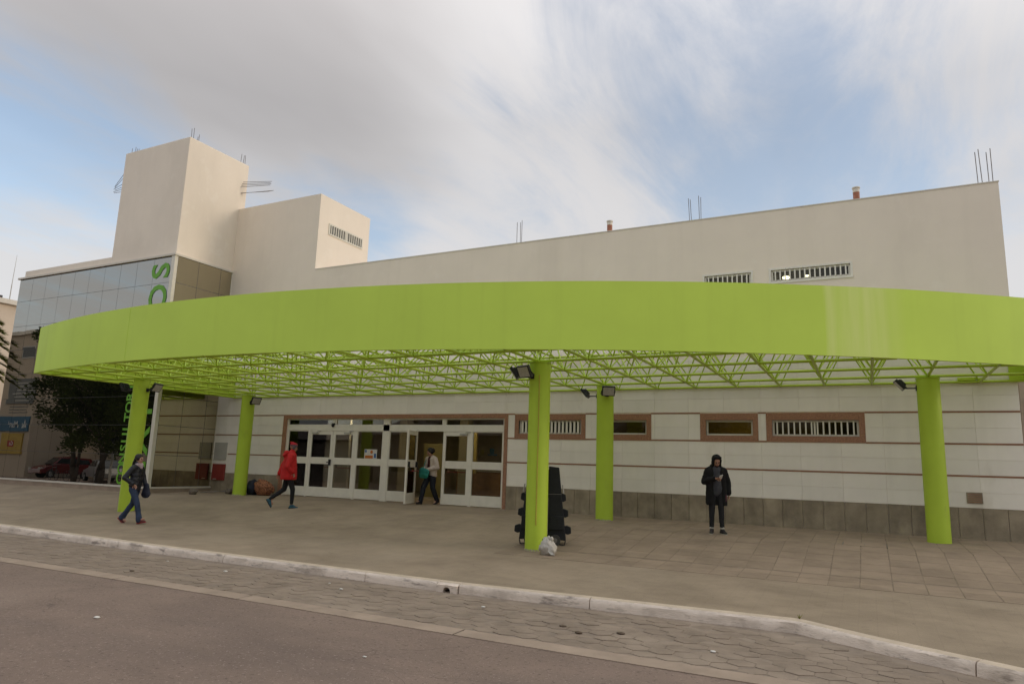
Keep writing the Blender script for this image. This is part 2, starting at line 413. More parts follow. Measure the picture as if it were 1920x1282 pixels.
def ribs(m, size, strength):
    t = m.node_tree; b = t.nodes['Principled BSDF']; geo = N(t, 'ShaderNodeNewGeometry')
    br = N(t, 'ShaderNodeTexBrick'); br.inputs['Scale'].default_value = 1.0; br.inputs['Brick Width'].default_value = size; br.inputs['Row Height'].default_value = size
    br.inputs['Mortar Size'].default_value = .006; br.offset = 0.0; br.inputs['Color1'].default_value = (1, 1, 1, 1); br.inputs['Color2'].default_value = (.88, .88, .88, 1); br.inputs['Mortar'].default_value = (.70, .70, .70, 1)
    L(t, geo.outputs['Position'], br.inputs['Vector'])
    src = b.inputs['Base Color'].links[0].from_socket
    mx = N(t, 'ShaderNodeMix', data_type='RGBA', blend_type='MULTIPLY'); mx.inputs['Factor'].default_value = strength
    L(t, src, mx.inputs['A']); L(t, br.outputs['Color'], mx.inputs['B']); L(t, mx.outputs['Result'], b.inputs['Base Color'])
ribs(M['concrete'], .20, .22)

def cracks(m, scale, colour, width, amount, mask_lo=.50, mask_hi=.58, stretch=(1, 1, 1)):
    t = m.node_tree; b = t.nodes['Principled BSDF']; src = b.inputs['Base Color'].links[0].from_socket
    geo = N(t, 'ShaderNodeNewGeometry'); mp = N(t, 'ShaderNodeMapping'); mp.inputs['Scale'].default_value = stretch; L(t, geo.outputs['Position'], mp.inputs[0])
    nn = N(t, 'ShaderNodeTexNoise'); nn.inputs['Scale'].default_value = scale * 2.5; nn.inputs['Detail'].default_value = 4; L(t, mp.outputs[0], nn.inputs['Vector'])
    ad = N(t, 'ShaderNodeVectorMath', operation='MULTIPLY_ADD'); ad.inputs[1].default_value = (.5 / scale,) * 3; L(t, nn.outputs['Color'], ad.inputs[0]); L(t, mp.outputs[0], ad.inputs[2])
    v = N(t, 'ShaderNodeTexVoronoi', feature='DISTANCE_TO_EDGE'); v.inputs['Scale'].default_value = scale; L(t, ad.outputs[0], v.inputs['Vector'])
    r = N(t, 'ShaderNodeMapRange'); r.inputs['From Min'].default_value = 0; r.inputs['From Max'].default_value = width * scale; r.inputs['To Min'].default_value = 1; r.inputs['To Max'].default_value = 0; L(t, v.outputs['Distance'], r.inputs['Value'])
    mk = N(t, 'ShaderNodeTexNoise'); mk.inputs['Scale'].default_value = scale * .8; L(t, geo.outputs['Position'], mk.inputs['Vector'])
    mr = N(t, 'ShaderNodeMapRange'); mr.inputs['From Min'].default_value = mask_lo; mr.inputs['From Max'].default_value = mask_hi; L(t, mk.outputs['Fac'], mr.inputs['Value'])
    mx = N(t, 'ShaderNodeMix', data_type='RGBA'); mx.inputs['B'].default_value = tuple(colour) + (1,)
    L(t, src, mx.inputs['A']); L(t, math_node(t, 'MULTIPLY', math_node(t, 'MULTIPLY', r.outputs[0], mr.outputs[0]), amount, clamp=True), mx.inputs['Factor']); L(t, mx.outputs['Result'], b.inputs['Base Color'])
def dots(m, scale, radius, colour, amount, keep=.75):
    """old gum and oil drops"""
    t = m.node_tree; b = t.nodes['Principled BSDF']; src = b.inputs['Base Color'].links[0].from_socket
    geo = N(t, 'ShaderNodeNewGeometry'); v = N(t, 'ShaderNodeTexVoronoi'); v.inputs['Scale'].default_value = scale; L(t, geo.outputs['Position'], v.inputs['Vector'])
    sp = N(t, 'ShaderNodeSeparateColor'); L(t, v.outputs['Color'], sp.inputs[0])
    rad = math_node(t, 'MULTIPLY', sp.outputs[1], radius * scale)
    a = math_node(t, 'LESS_THAN', v.outputs['Distance'], rad); k = math_node(t, 'GREATER_THAN', sp.outputs[0], keep)
    mx = N(t, 'ShaderNodeMix', data_type='RGBA'); mx.inputs['B'].default_value = tuple(colour) + (1,)
    L(t, src, mx.inputs['A']); L(t, math_node(t, 'MULTIPLY', math_node(t, 'MULTIPLY', a, k), amount), mx.inputs['Factor']); L(t, mx.outputs['Result'], b.inputs['Base Color'])
cracks(M['asphalt'], .35, (.10, .078, .064), .010, .75)
overlay(M['asphalt'], (.42, .34, .28), .60, .70, 34, .6, detail=3)
overlay(M['asphalt'], (.075, .058, .048), .58, .68, 24, .6, detail=3)
dots(M['asphalt'], 1.6, .035, (.085, .068, .058), .7, .7)
dots(M['concrete'], 2.2, .028, (.10, .08, .06), .65, .6)
cracks(M['concrete'], .30, (.16, .125, .09), .008, .6, .50, .56)
overlay(M['concrete'], (.20, .16, .115), .60, .70, 22, .4, detail=3)
dots(M['pave_tile'], 2.2, .026, (.10, .08, .06), .6, .6)
overlay(M['green'], (.30, .34, .07), .64, .76, 3.2, .45, (1, 1, .6))
overlay(M['green'], (.50, .55, .30), .70, .76, 9.0, .5)
overlay(M['plaster'], (.86, .78, .67), .58, .66, 1.6, .35)

# ------------------------------------------------------------------ ground, road, pavement
PROF = [(40, 0.0), (0, 0.0), (-3.0, -.08), (-5.1, -.37), (-8.6, -.53), (-60, -.75)]
def gz(y):
    for (y0, z0), (y1, z1) in zip(PROF[:-1], PROF[1:]):
        if y1 <= y <= y0: return z0 + (z1 - z0) * (y0 - y) / (y0 - y1)
    return PROF[-1][1]
def gslope(y):
    return (gz(y + .05) - gz(y - .05)) / .1
KERB = [(-70, -8.10), (-30, -8.12), (-18, -8.15), (-12, -8.35), (-5.5, -8.42), (-2.8, -8.28), (-.83, -8.19), (1.18, -9.20), (6, -11.75)]
def kerb_y(x):
    for (x0, y0), (x1, y1) in zip(KERB[:-1], KERB[1:]):
        if x0 <= x <= x1: return y0 + (y1 - y0) * (x - x0) / (x1 - x0)
    return KERB[-1][1]
def road_z(y):
    return -.645 - .035 * min(1, max(0, (-8.6 - y) / 1.8)) + .05 * min(1, max(0, (-10.6 - y) / 7))
g = MB(); g.add([(-900, -900, -.86), (900, -900, -.86), (900, 900, -.86), (-900, 900, -.86)], [(0, 1, 2, 3)])
tag(g.build('ground', M['earth']), kind='structure')
# pavement: a sheet that follows the ramp down to the kerb
xs = sorted(set([-70, -45, -36, -30] + [x * .5 for x in range(-58, 13)] + [k[0] for k in KERB if -70 <= k[0] <= 6]))
pv = MB(); cols = []
for x in xs:
    ky = kerb_y(x)
    ys = [2.6, .05, 0, -.4, -1, -1.6, -2.2, -2.7, -3.0, -3.3, -3.7, -4.1, -4.5, -4.8, -5.1, -5.5, -6, -6.6, -7.2, -7.7, ky]
    base = len(pv.v)
    for y in ys:
        pv.v.append((x, y, gz(y) + (.0015 * noise.noise(Vector((x * .7, y * .7, 0))) if y < -.5 and y > ky + .01 else 0)))
    cols.append((base, len(ys)))
for (a, n), (b, _) in zip(cols[:-1], cols[1:]):
    for i in range(n - 1): pv.f.append((a + i, a + i + 1, b + i + 1, b + i)); pv.m.append(0)
pave = pv.build('pavement', M['concrete'], smooth=True)
tag(pave, kind='structure')
# square paving tiles on the right-hand stretch
TS = .432
tcols, trows = 21, 13
bed = MB()
ny = 30
for i in range(ny + 1):
    y = -.28 - i * (trows * TS) / ny
    for x in (-6.25, -6.25 + tcols * TS): bed.v.append((x, y, gz(y) + .002))
for i in range(ny): bed.f.append((2 * i, 2 * i + 2, 2 * i + 3, 2 * i + 1)); bed.m.append(0)
bed.build('tile_bed', M['mortar'], pave)
for j in range(trows):
    y = -.28 - (j + .5) * TS
    for i in range(tcols):
        x = -6.25 + (i + .5) * TS
        o = shared_box('paving_tile', x + random.uniform(-.003, .003), y + random.uniform(-.003, .003), gz(y) - .0065 + random.uniform(-.001, .0015),
                       round(TS - .009 - .003 * random.randint(0, 2), 3), round(TS - .008, 3), .024, M['pave_tile'], pave, rx=math.atan(gslope(y)) + random.uniform(-.002, .002), bevel=.003)
# utility cover set in the tiles
cv = MB().box(-.36, .36, -.27, .27, -.004, .02)
c = cv.build('utility_cover', M['pave_tile'], None)
c.location = (-.14, -2.52, gz(-2.52) - .008); c.rotation_euler = (math.atan(gslope(-2.5)), 0, 0)
tag(c, 'rectangular concrete inspection cover set in the paving tiles', 'cover')
fr = MB()
for a in ((-.375, -.36, -.285, .285), (.36, .375, -.285, .285), (-.36, .36, -.285, -.27), (-.36, .36, .27, .285)): fr.box(*a, -.004, .017)
fr.build('cover_frame', M['blackmetal'], c)
for k in range(3): MB().tube((.0, -.06 + .05 * k, .0), (.0, -.06 + .05 * k, .0212), .010, n=8).build('lifting_hole', M['black'], c)
# road
rx = [-120, -60, -30, -20] + [x for x in range(-16, 9, 2)] + [14, 60]
rd = MB(); cols = []
for x in rx:
    ys = [-8.3, -8.6, -9.2, -10.3, -10.6, -11.5, -13, -15, -17.5, -20, -24, -32, -60]
    b0 = len(rd.v)
    for y in ys: rd.v.append((x, y, road_z(y) - (.0015 if y > -10.65 else 0)))
    cols.append((b0, len(ys)))
for (a, n), (b, _) in zip(cols[:-1], cols[1:]):
    for i in range(n - 1):
        rd.f.append((a + i, a + i + 1, b + i + 1, b + i)); rd.m.append(1 if i < 3 else 0)
road = rd.build('road', [M['asphalt'], M['paver_joint']])
tag(road, kind='structure')
# gutter strip of cast concrete lengths
gut = empty('gutter_strip'); tag(gut, kind='structure')
x = -40.0
while x < 9:
    w = random.choice((3.0, 3.4, 2.6, 3.8))
    q = MB(); n = 8
    for i in range(n + 1):
        xx = x + .008 + (w - .016) * i / n
        yy = -10.33 + .025 * math.sin(xx * .55) + .012 * noise.noise(Vector((xx * 1.7, 0, 0)))
        q.v += [(xx, yy, road_z(yy) - .01), (xx, yy, road_z(yy) + .012), (xx, yy - .27 - .01 * noise.noise(Vector((xx * 2.3, 4, 0))), road_z(yy - .27) + .008), (xx, yy - .27, road_z(yy - .27) - .02)]
    for i in range(n):
        for k in range(3): q.f.append((4 * i + k, 4 * i + 4 + k, 4 * i + 5 + k, 4 * i + 1 + k)); q.m.append(0)
    q.build('gutter_slab', M['gutter'], gut)
    x += w
# hexagonal pavers between gutter and kerb
HR = .138
def hexa(name, jig):
    q = MB(); r = HR - .0035
    pts = [(r * math.cos(math.pi / 6 + i * math.pi / 3) * 1.12, r * math.sin(math.pi / 6 + i * math.pi / 3) * .92) for i in range(6)]
    top = [(x * .965, y * .965) for x, y in pts]
    q.v = [(x, y, -.03) for x, y in pts] + [(x, y, .0085) for x, y in pts] + [(x, y, .0105) for x, y in top]
    for a in (0, 6):
        for i in range(6): q.f.append((a + i, a + (i + 1) % 6, a + 6 + (i + 1) % 6, a + 6 + i)); q.m.append(0)
    q.f.append(tuple(range(12, 18))); q.m.append(0)
    return q
hexmesh = hexa('paver', 0).mesh('paver', M['paver'])
spots = []
pw, ph = HR * math.sqrt(3) * 1.12, HR * 1.5 * .92
for j in range(10):
    y = -8.66 - j * ph
    for i in range(130):
        x = 5.6 - i * pw + (pw / 2 if j % 2 else 0)
        if y < kerb_y(x) - .34 and y > -10.24: spots.append((x, y))
spots.sort(key=lambda p: (p[0]) ** 2 + (p[1] + 17.6) ** 2)
vis = [p for p in spots if p[0] < 2.2]
for x, y in vis[:300]:
    o = bpy.data.objects.new('paver', hexmesh)
    o.location = (x, y, road_z(y) - .008 + random.uniform(-.004, .004)); o.rotation_euler = (random.uniform(-.02, .02), random.uniform(-.02, .02), random.uniform(-.03, .03))
    link(o, road)
q = MB()
hb = hexa('p', 0)
for x, y in vis[300:]:
    dz = road_z(y) - .008 + random.uniform(-.004, .004)
    q.add([(x + v[0], y + v[1], v[2] + dz) for v in hb.v], hb.f)
tag(q.build('far_pavers', M['paver'], road), kind='stuff')
# kerb stones
kerb = empty('kerb'); tag(kerb, kind='structure')
joints = [-70, -45, -30, -22, -17.6, -13.55, -13.2, -10.2, -7.05, -5.72, -5.36, -3.4, -.83, .9, 3.2, 6]
for a, b in zip(joints[:-1], joints[1:]):
    q = MB(); n = max(2, int((b - a) / .14)) if a > -20 else 6
    hole = (a == -5.72)
    for i in range(n + 1):
        x = a + .006 + (b - a - .012) * i / n
        ky = kerb_y(x); dx = 1e-2
        nx, ny_ = (kerb_y(x + dx) - kerb_y(x - dx)) / (2 * dx), -1.0
        nl = math.hypot(nx, ny_); nx, ny_ = nx / nl, ny_ / nl      # pointing to the road
        w = .17 + .012 * noise.noise(Vector((x * 2.1, 1, 0)))
        j1 = .010 * noise.noise(Vector((x * 3.7, 7, 0))); j2 = .016 * noise.noise(Vector((x * 2.9, 3, 0)))
        zt = gz(ky) + .006
        def P(d, z): return (x + nx * d, ky + ny_ * d, z)
        rnd = [P(-.01, zt - .03), P(0, zt), P(w * .5, zt + .004 + j1 * .3), P(w - .02 + j1, zt - .004), P(w + .004 + j1, zt - .030 + j1), P(w + .010 + j2, zt - .07),
               P(w + .016 + j2, -.655 + .008 * noise.noise(Vector((x * 9, 5, 0)))), P(w + .018, -.70)]
        q.v += rnd
    m = 8
    for i in range(n):
        for k in range(m - 1):
            if hole and k in (4, 5) : continue
            q.f.append((m * i + k, m * i + m + k, m * i + m + k + 1, m * i + k + 1)); q.m.append(1 if k in (0, 1, 2) else 0)
    for e in (0, n): q.f.append(tuple(range(m * e, m * e + m))); q.m.append(0)
    ks = q.build('kerb_stone', [M['kerb'], M['kerb_top']], kerb, smooth=True)
    smooth_angle(ks, 35)
# round drain outlet through the kerb at the gap
dy = kerb_y(-5.54) - .19
q = MB()
for s0, s1 in ((-5.714, -5.60), (-5.475, -5.366)):
    q.box(s0, s1, dy - .02, dy + .05, -.70, -.545)
q.box(-5.60, -5.475, dy - .02, dy + .05, -.572, -.545)
n = 10; cx_, cz_ = -5.537, -.625
ring = [(cx_ + .062 * math.cos(math.pi * i / n), cz_ + .055 * math.sin(math.pi * i / n)) for i in range(n + 1)]
for i in range(n):
    (x0, z0), (x1, z1) = ring[i], ring[i + 1]
    q.add([(x0, dy - .02, z0), (x1, dy - .02, z1), (x1, dy - .02, -.572), (x0, dy - .02, -.572)], [(0, 1, 2, 3)])
    q.add([(x0, dy - .02, z0), (x1, dy - .02, z1), (x1, dy + .22, z1), (x0, dy + .22, z0)], [(0, 1, 2, 3)])
q.build('drain_outlet', M['kerb'], kerb)
box('drain_back', -5.62, -5.45, dy + .20, dy + .22, -.70, -.56, M['black'], kerb)
# small litter on the road and pavement
def clod(name, loc, r, m, label, cat, group=None, flat=.5, seed=0):
    q = MB().sphere((0, 0, 0), r, 1, .7, flat, 8, 6)
    q.v = [tuple(Vector(v) * (1 + .35 * noise.noise(Vector(v) * 9 / (r * 20) + Vector((seed, 0, 0))))) for v in q.v]
    o = q.build(name, m, smooth=True); o.location = loc
    tag(o, label, cat, group); return o
M['paper'] = mat('paper_scrap', (.62, .60, .55), .8, .1, 20)
M['leafdry'] = mat('dry_leaf', (.10, .07, .045), .8, .3, 20)
PLAB = ['pale paper scrap on the pavers left of the kerb joint', 'pale paper scrap just right of the long kerb joint', 'pale paper scrap on the pavers in front of the red coat woman', 'pale paper scrap on the pavers nearest the walking woman in jeans',
        'pale paper scrap on the pavers right of the drain outlet', 'pale paper scrap out on the asphalt at lower left', 'pale paper scrap on the asphalt at lower middle', 'pale paper scrap on the pavers below the kerb bend']
LLAB = ['brown dry leaf on the pavers below the white plastic bag', 'brown dry leaf beside the larger one below the white plastic bag', 'brown dry leaf on the pavers at far left near the gutter', 'brown dry leaf on the pavers nearest the kerb bend']
for i, (x, y) in enumerate(((-7.35, -9.05), (-6.9, -9.3), (-9.4, -9.2), (-11.0, -9.05), (-4.6, -9.2), (-7.9, -12.3), (-4.4, -11.9), (-1.55, -9.75))):
    clod('paper_scrap', (x, y, road_z(y) + .012), .022 + .01 * (i % 3), M['paper'], PLAB[i], 'litter', 'paper scraps on the road', .3, i)
for i, (x, y) in enumerate(((-3.05, -9.78), (-3.3, -9.6), (-10.6, -10.0), (-2.62, -9.55))):
    clod('dry_leaf', (x, y, road_z(y) + .014), .05, M['leafdry'], LLAB[i], 'leaf', 'dry leaves on the pavers', .25, i)
wd = MB()
for k in range(9):
    a = k * 2.4; d = Vector((math.cos(a), math.sin(a), 1.4)).normalized() * (.05 + .02 * (k % 3))
    s = Vector((-d.y, d.x, 0)).normalized() * .008
    wd.add([s, -s, d], [(0, 1, 2)])
M['weed'] = mat('weed', (.16, .17, .02), .8, .2, 20)
w_ = wd.build('weed', M['weed']); w_.location = (-.83, -8.22, gz(-8.2) + .005)
tag(w_, 'small yellowish weed growing from the kerb joint at the bend', 'plant')

# ------------------------------------------------------------------ main building
bld = empty('health_centre_building')
tag(bld, 'long beige public building with stair tower, solar glass wing and tiled entrance wall', 'building')
XL, XR = -20.92, 2.87        # ends of the main wall
def wall_holes(name, x0, x1, z0, z1, y0, y1, holes, m, parent):
    xs = sorted({x0, x1} | {h[0] for h in holes} | {h[1] for h in holes})
    zs = sorted({z0, z1} | {h[2] for h in holes} | {h[3] for h in holes})
    q = MB()
    ins = lambda x, z: any(h[0] < x < h[1] and h[2] < z < h[3] for h in holes)
    for xa, xb in zip(xs[:-1], xs[1:]):
        for za, zb in zip(zs[:-1], zs[1:]):
            if ins((xa + xb) / 2, (za + zb) / 2): continue
            for y in (y0, y1): q.add([(xa, y, za), (xb, y, za), (xb, y, zb), (xa, y, zb)], [(0, 1, 2, 3)])
    for a, b, c_, d in holes + [(x0, x1, z0, z1)]:
        q.add([(a, y0, c_), (b, y0, c_), (b, y1, c_), (a, y1, c_)], [(0, 1, 2, 3)])
        q.add([(a, y0, d), (b, y0, d), (b, y1, d), (a, y1, d)], [(0, 1, 2, 3)])
        q.add([(a, y0, c_), (a, y0, d), (a, y1, d), (a, y1, c_)], [(0, 1, 2, 3)])
        q.add([(b, y0, c_), (b, y0, d), (b, y1, d), (b, y1, c_)], [(0, 1, 2, 3)])
    me = q.mesh(name, m, fix=False)
    b = bmesh.new(); b.from_mesh(me); bmesh.ops.remove_doubles(b, verts=b.verts, dist=1e-4); bmesh.ops.recalc_face_normals(b, faces=b.faces); b.to_mesh(me); b.free()
    return link(bpy.data.objects.new(name, me), parent)
LOWWIN = [(-8.72, -6.845, 2.085, 2.46), (-6.165, -5.05, 2.085, 2.46), (-3.545, -2.435, 2.085, 2.46), (-1.995, -.145, 2.085, 2.46)]
LOWOUT = [(-8.845, -6.72, 1.933, 2.625), (-6.295, -4.925, 1.933, 2.62), (-3.685, -2.312, 1.933, 2.62), (-2.13, -.02, 1.945, 2.63)]
UPWIN = [(-3.52, -2.375, 5.48, 6.135), (-1.905, -.14, 5.845, 6.135), (-6.62, -5.30, 5.48, 6.115), (-10.1, -9.25, 5.55, 6.47)]
DOOR = (-17.46, -9.17, -.05, 2.52)
wall_holes('wall', XL - .2, XR, -.5, 7.68, 0, .28, [DOOR] + LOWWIN + UPWIN, M['plaster'], bld)
box('parapet_cap', -16.80, XR + .012, -.012, .30, 7.68, 7.705, M['coping'], bld)
box('end_wall', XR - .28, XR - .002, .282, 9.0, -.5, 7.678, M['plaster'], bld)
box('roof_slab', XL - .1, XR - .29, .29, 8.9, 6.9, 7.2, M['coping'], bld)
box('rear_wall', XL - 8, XR - .002, 9.002, 9.25, -.5, 7.6, M['plaster'], bld)
# upper block and stair tower
wall_b = MB().box(-20.916, -16.815, .0, 2.75, 7.6802, 10.47)
ub = wall_b.build('upper_block', M['plaster'], bld)
tw = MB().box(-24.48, -20.918, -2.40, .28, 8.0, 12.345).build('stair_tower', M['plaster'], bld, bevel=.02)
box('left_parapet', -29.97, -24.481, -2.395, -2.1, 8.0, 8.277, M['plaster'], bld)
box('wing_roof', -30.0, -21.0, -2.09, 8.9, 7.9, 8.0, M['coping'], bld)
box('left_side_wall', -30.1, -29.98, -2.2, 9.0, -.5, 7.95, M['plaster'], bld)
# rebar stubs
def rebar(p, q, parent=bld, r=.009): return MB().tube(p, q, r, n=6).build('rebar', M['steel'], parent)
for x, h in ((-9.04, .70), (-8.93, .68), (-8.86, .74), (-3.90, .68), (-3.86, .64), (-3.64, .71), (-3.60, .66), (2.52, .80), (2.60, .86), (2.72, .76), (2.80, .84)):
    rebar((x, .12 + random.uniform(-.05, .05), 7.6), (x + random.uniform(-.03, .0), .12, 7.69 + h), r=.0085)
for x, y, h in ((-20.98, -2.3, .34), (-20.98, -2.22, .42), (-21.05, -1.95, .30), (-21.0, -2.05, .16), (-20.98, .02, .34), (-20.98, -.1, .36), (-20.98, .12, .36), (-24.3, -2.3, .22), (-24.1, -2.3, .24), (-24.05, -2.25, .18), (-23.9, -2.3, .12)):
    rebar((x, y, 12.2), (x + random.uniform(-.02, .06), y + random.uniform(-.04, .04), 12.345 + h))
for k in range(4): rebar((-20.95, .06 - .03 * k, 11.6 - .08 * k), (-19.95 + .2 * random.random(), .45 - .03 * k, 11.62 - .07 * k - .03 * random.random()))
for k in range(4): rebar((-20.95, .03 * k, 11.13 + .01 * k), (-19.85 + .08 * k, .4, 11.18))
for k in range(6): rebar((-24.45, -2.2 + .05 * k, 11.7 - .13 * k + (.25 if k < 2 else 0)), (-25.35 + .1 * random.random(), -2.15, 11.25 - .05 * k))
# vent pipes on the roof
for x in (-6.26, .075):
    v = MB().tube((x, .5, 7.0), (x, .5, 8.05), .075, n=14).build('vent_pipe', M['copper'], bld, smooth=True); smooth_angle(v)
    cp = MB().tube((x, .5, 8.05), (x, .5, 8.14), .078, n=14).tube((x, .5, 8.15), (x, .5, 8.18), .092, n=14).build('pipe_cap', M['coping'], v, smooth=True); smooth_angle(cp)
# windows -------------------------------------------------------------
M['room'] = mat('dim_room_wall', (.20, .17, .09), .9, .1, 1)
M['roomyellow'] = mat('dim_yellow_blind', (.22, .17, .045), .9, .15, 1.5)
M['lamp_on'] = emit_mat('lit_ceiling_lamp', (1, .96, .80), 7.0)
def window(x0, x1, z0, z1, bars=0, split=False, mframe=M['white_metal'], outer=None, depth=.05, back=M['room'], pane=M['winglass'], louvre=False):
    f = MB(); t = .045; y0, y1 = depth, depth + .05
    f.box(x0, x0 + t, y0, y1, z0, z1).box(x1 - t, x1, y0, y1, z0, z1).box(x0 + t, x1 - t, y0, y1, z1 - t, z1).box(x0 + t, x1 - t, y0, y1, z0, z0 + t)
    if split: f.box((x0 + x1) / 2 - .02, (x0 + x1) / 2 + .02, y0 - .004, y1, z0 + t, z1 - t)
    w = f.build('window', mframe, bld)
    MB().box(x0 + t, x1 - t, y0 + .028, y0 + .034, z0 + t, z1 - t).build('pane', pane, w)
    if bars:
        n = bars
        for i in range(n):
            xx = x0 + t + (x1 - x0 - 2 * t) * (i + .5) / n
            bw = .032 if not louvre else .055
            MB().box(xx - bw / 2, xx + bw / 2, y0 - .035, y0 - .012 if not louvre else y0 + .0, z0 + t * .5, z1 - t * .5).build('bar', mframe, w)
    if outer:
        a, b, c_, d = outer; s = MB()
        s.box(a, x0, -.022, .10, c_, d).box(x1, b, -.022, .10, c_, d).box(x0, x1, -.022, .10, z1, d).box(x0, x1, -.022, .10, c_, z0)
        s.build('stone_surround', M['granite'], w)
    # a shallow room behind so that the pane shows depth
    r = MB(); d = 1.6
    a, b, c_, e = x0 - .3, x1 + .3, z0 - .6, z1 + .35
    r.add([(a, .285, c_), (b, .285, c_), (b, d, c_), (a, d, c_)], [(0, 1, 2, 3)])
    r.add([(a, d, c_), (b, d, c_), (b, d, e), (a, d, e)], [(0, 1, 2, 3)])
    r.add([(a, .285, e), (b, .285, e), (b, d, e), (a, d, e)], [(0, 1, 2, 3)])
    r.add([(a, .285, c_), (a, d, c_), (a, d, e), (a, .285, e)], [(0, 1, 2, 3)])
    r.add([(b, .285, c_), (b, d, c_), (b, d, e), (b, .285, e)], [(0, 1, 2, 3)])
    r.build('room_lining', back, w)
    return w
window(*LOWWIN[0], bars=16, outer=LOWOUT[0], louvre=True, split=False)
lw2 = window(*LOWWIN[1], outer=LOWOUT[1], mframe=M['alu'])
lw3 = window(*LOWWIN[2], outer=LOWOUT[2], mframe=M['alu'], back=M['roomyellow'])
lw4 = window(*LOWWIN[3], bars=14, outer=LOWOUT[3], split=True)
M['fill_lamp'] = emit_mat('dim_fill_lamp', (1, .85, .5), 5.0)
for x, lw in ((-5.6, lw2), (-2.7, lw3), (-1.5, lw4)): MB().tube((x, .55, 2.775), (x, .55, 2.80), .14 if lw is not lw3 else .27, n=14).build('room_fill_lamp', M['fill_lamp'], lw)  # unseen lamps added above the panes to brighten the rooms behind the low windows
u1 = window(*UPWIN[0], bars=9, depth=.03)
u2 = window(*UPWIN[1], bars=15, split=True, depth=.03)
window(*UPWIN[2], bars=10, depth=.03)
window(*UPWIN[3], depth=.08)
for (a, b, c_, d), w in ((UPWIN[0], u1), (UPWIN[1], u2)):
    q = MB(); o_ = .05
    q.box(a - o_, a, -.018, .02, c_ - o_, d + o_).box(b, b + o_, -.018, .02, c_ - o_, d + o_).box(a, b, -.018, .02, d, d + o_).box(a, b, -.018, .02, c_ - o_, c_)
    q.build('outer_frame', M['white_metal'], w)
for x, z, r_ in ((-1.66, 6.22, .09), (-1.16, 6.22, .05), (-2.95, 5.93, .12)):
    MB().sphere((x, 1.1, z), r_, 1, 1, .45, 14, 8).build('ceiling_lamp', M['lamp_on'], u2 if x > -2 else u1, smooth=True)
# vent window in the side of the upper block
vw = MB(); X0 = -16.815
for a in ((.50, .56, 9.115, 9.535), (2.32, 2.38, 9.115, 9.535), (.56, 2.32, 9.115, 9.165), (.56, 2.32, 9.485, 9.535), (1.42, 1.47, 9.165, 9.485)):
    vw.box(X0 - .02, X0 + .03, a[0], a[1], a[2], a[3])
vwo = vw.build('side_vent_window', M['alu'], bld)
MB().box(X0 + .001, X0 + .004, .56, 2.32, 9.165, 9.485).build('vent_opening', M['dark_mullion'], vwo)
for i in range(14):
    y = .56 + 1.76 * (i + .65) / 14.3
    shared_box('bar', X0 + .015, y, 9.325, .03, .055, .32, M['alu'], vwo, rz=R(18), bevel=0)
# tiles, strips, surround of the entrance --------------------------------
def free_intervals(x0, x1, obstacles):
    segs = [(x0, x1)]
    for a, b in obstacles:
        n_ = []
        for s, e in segs:
            if b <= s or a >= e: n_.append((s, e)); continue
            if a > s: n_.append((s, a))
            if b < e: n_.append((b, e))
        segs = n_
    return [s for s in segs if s[1] - s[0] > .02]
ENT = (-17.62, -9.06)
rows = [(.632, .945), (.945, 1.265), (1.302, 1.62), (1.62, 1.933), (1.97, 2.29), (2.29, 2.612), (2.648, 2.98), (2.98, 3.32), (3.32, 3.66), (3.66, 4.0)]
TW = .862
for k, (za, zb) in enumerate(rows):
    obs = []
    if zb < 2.64: obs.append(ENT)
    if 1.95 < (za + zb) / 2 < 2.63: obs += [(a, b) for a, b, _, _ in LOWOUT]
    off = 0.335 if k % 2 == 0 else 0.335
    for s, e in free_intervals(XL + .004, XR - .004, obs):
        i0 = math.floor((s - off) / TW)
        x = s
        while x < e - .015:
            i0 += 1
            nx = min(e, off + i0 * TW)
            if nx - x > .015:
                h = zb - za - .0035
                shared_box('wall_tile', (x + nx) / 2, -.006, (za + zb) / 2, round(nx - x - .0035, 3), .012 + .001 * random.randint(0, 2), round(h, 4), M['tile'], bld, rx=0, bevel=.0015)
            x = nx
for z, zt in ((1.267, 1.300), (1.935, 1.968), (2.613, 2.646)):
    obs = [ENT]
    if z > 1.9: obs += [(a, b) for a, b, _, _ in LOWOUT]
    if z < 1.3: obs.append((-20.93, -20.13))
    for s, e in free_intervals(XL + .004, XR - .003, obs):
        MB().box(s + .002, e - .002, -.018, .01, z, zt).build('trim_strip', M['trim'], bld)
# plinth slabs
x = XL + .01
for s, e in free_intervals(XL + .004, XR - .003, [ENT]):
    x = s
    while x < e - .02:
        nx = min(e, math.floor((x - .337 + .001) / .432 + 1) * .432 + .337)
        shared_box('plinth_slab', (x + nx) / 2, -.014, .305, round(nx - x - .008, 3), .034 + .002 * random.randint(0, 2), .648, M['plinth'], bld, bevel=.004)
        x = nx
# entrance surround
q = MB()
q.box(-17.62, -17.462, -.035, .12, 0, 2.645).box(-9.168, -9.06, -.035, .12, -.02, 2.645).box(-17.462, -9.168, -.035, .12, 2.522, 2.645)
q.build('entrance_surround', M['granite'], bld)
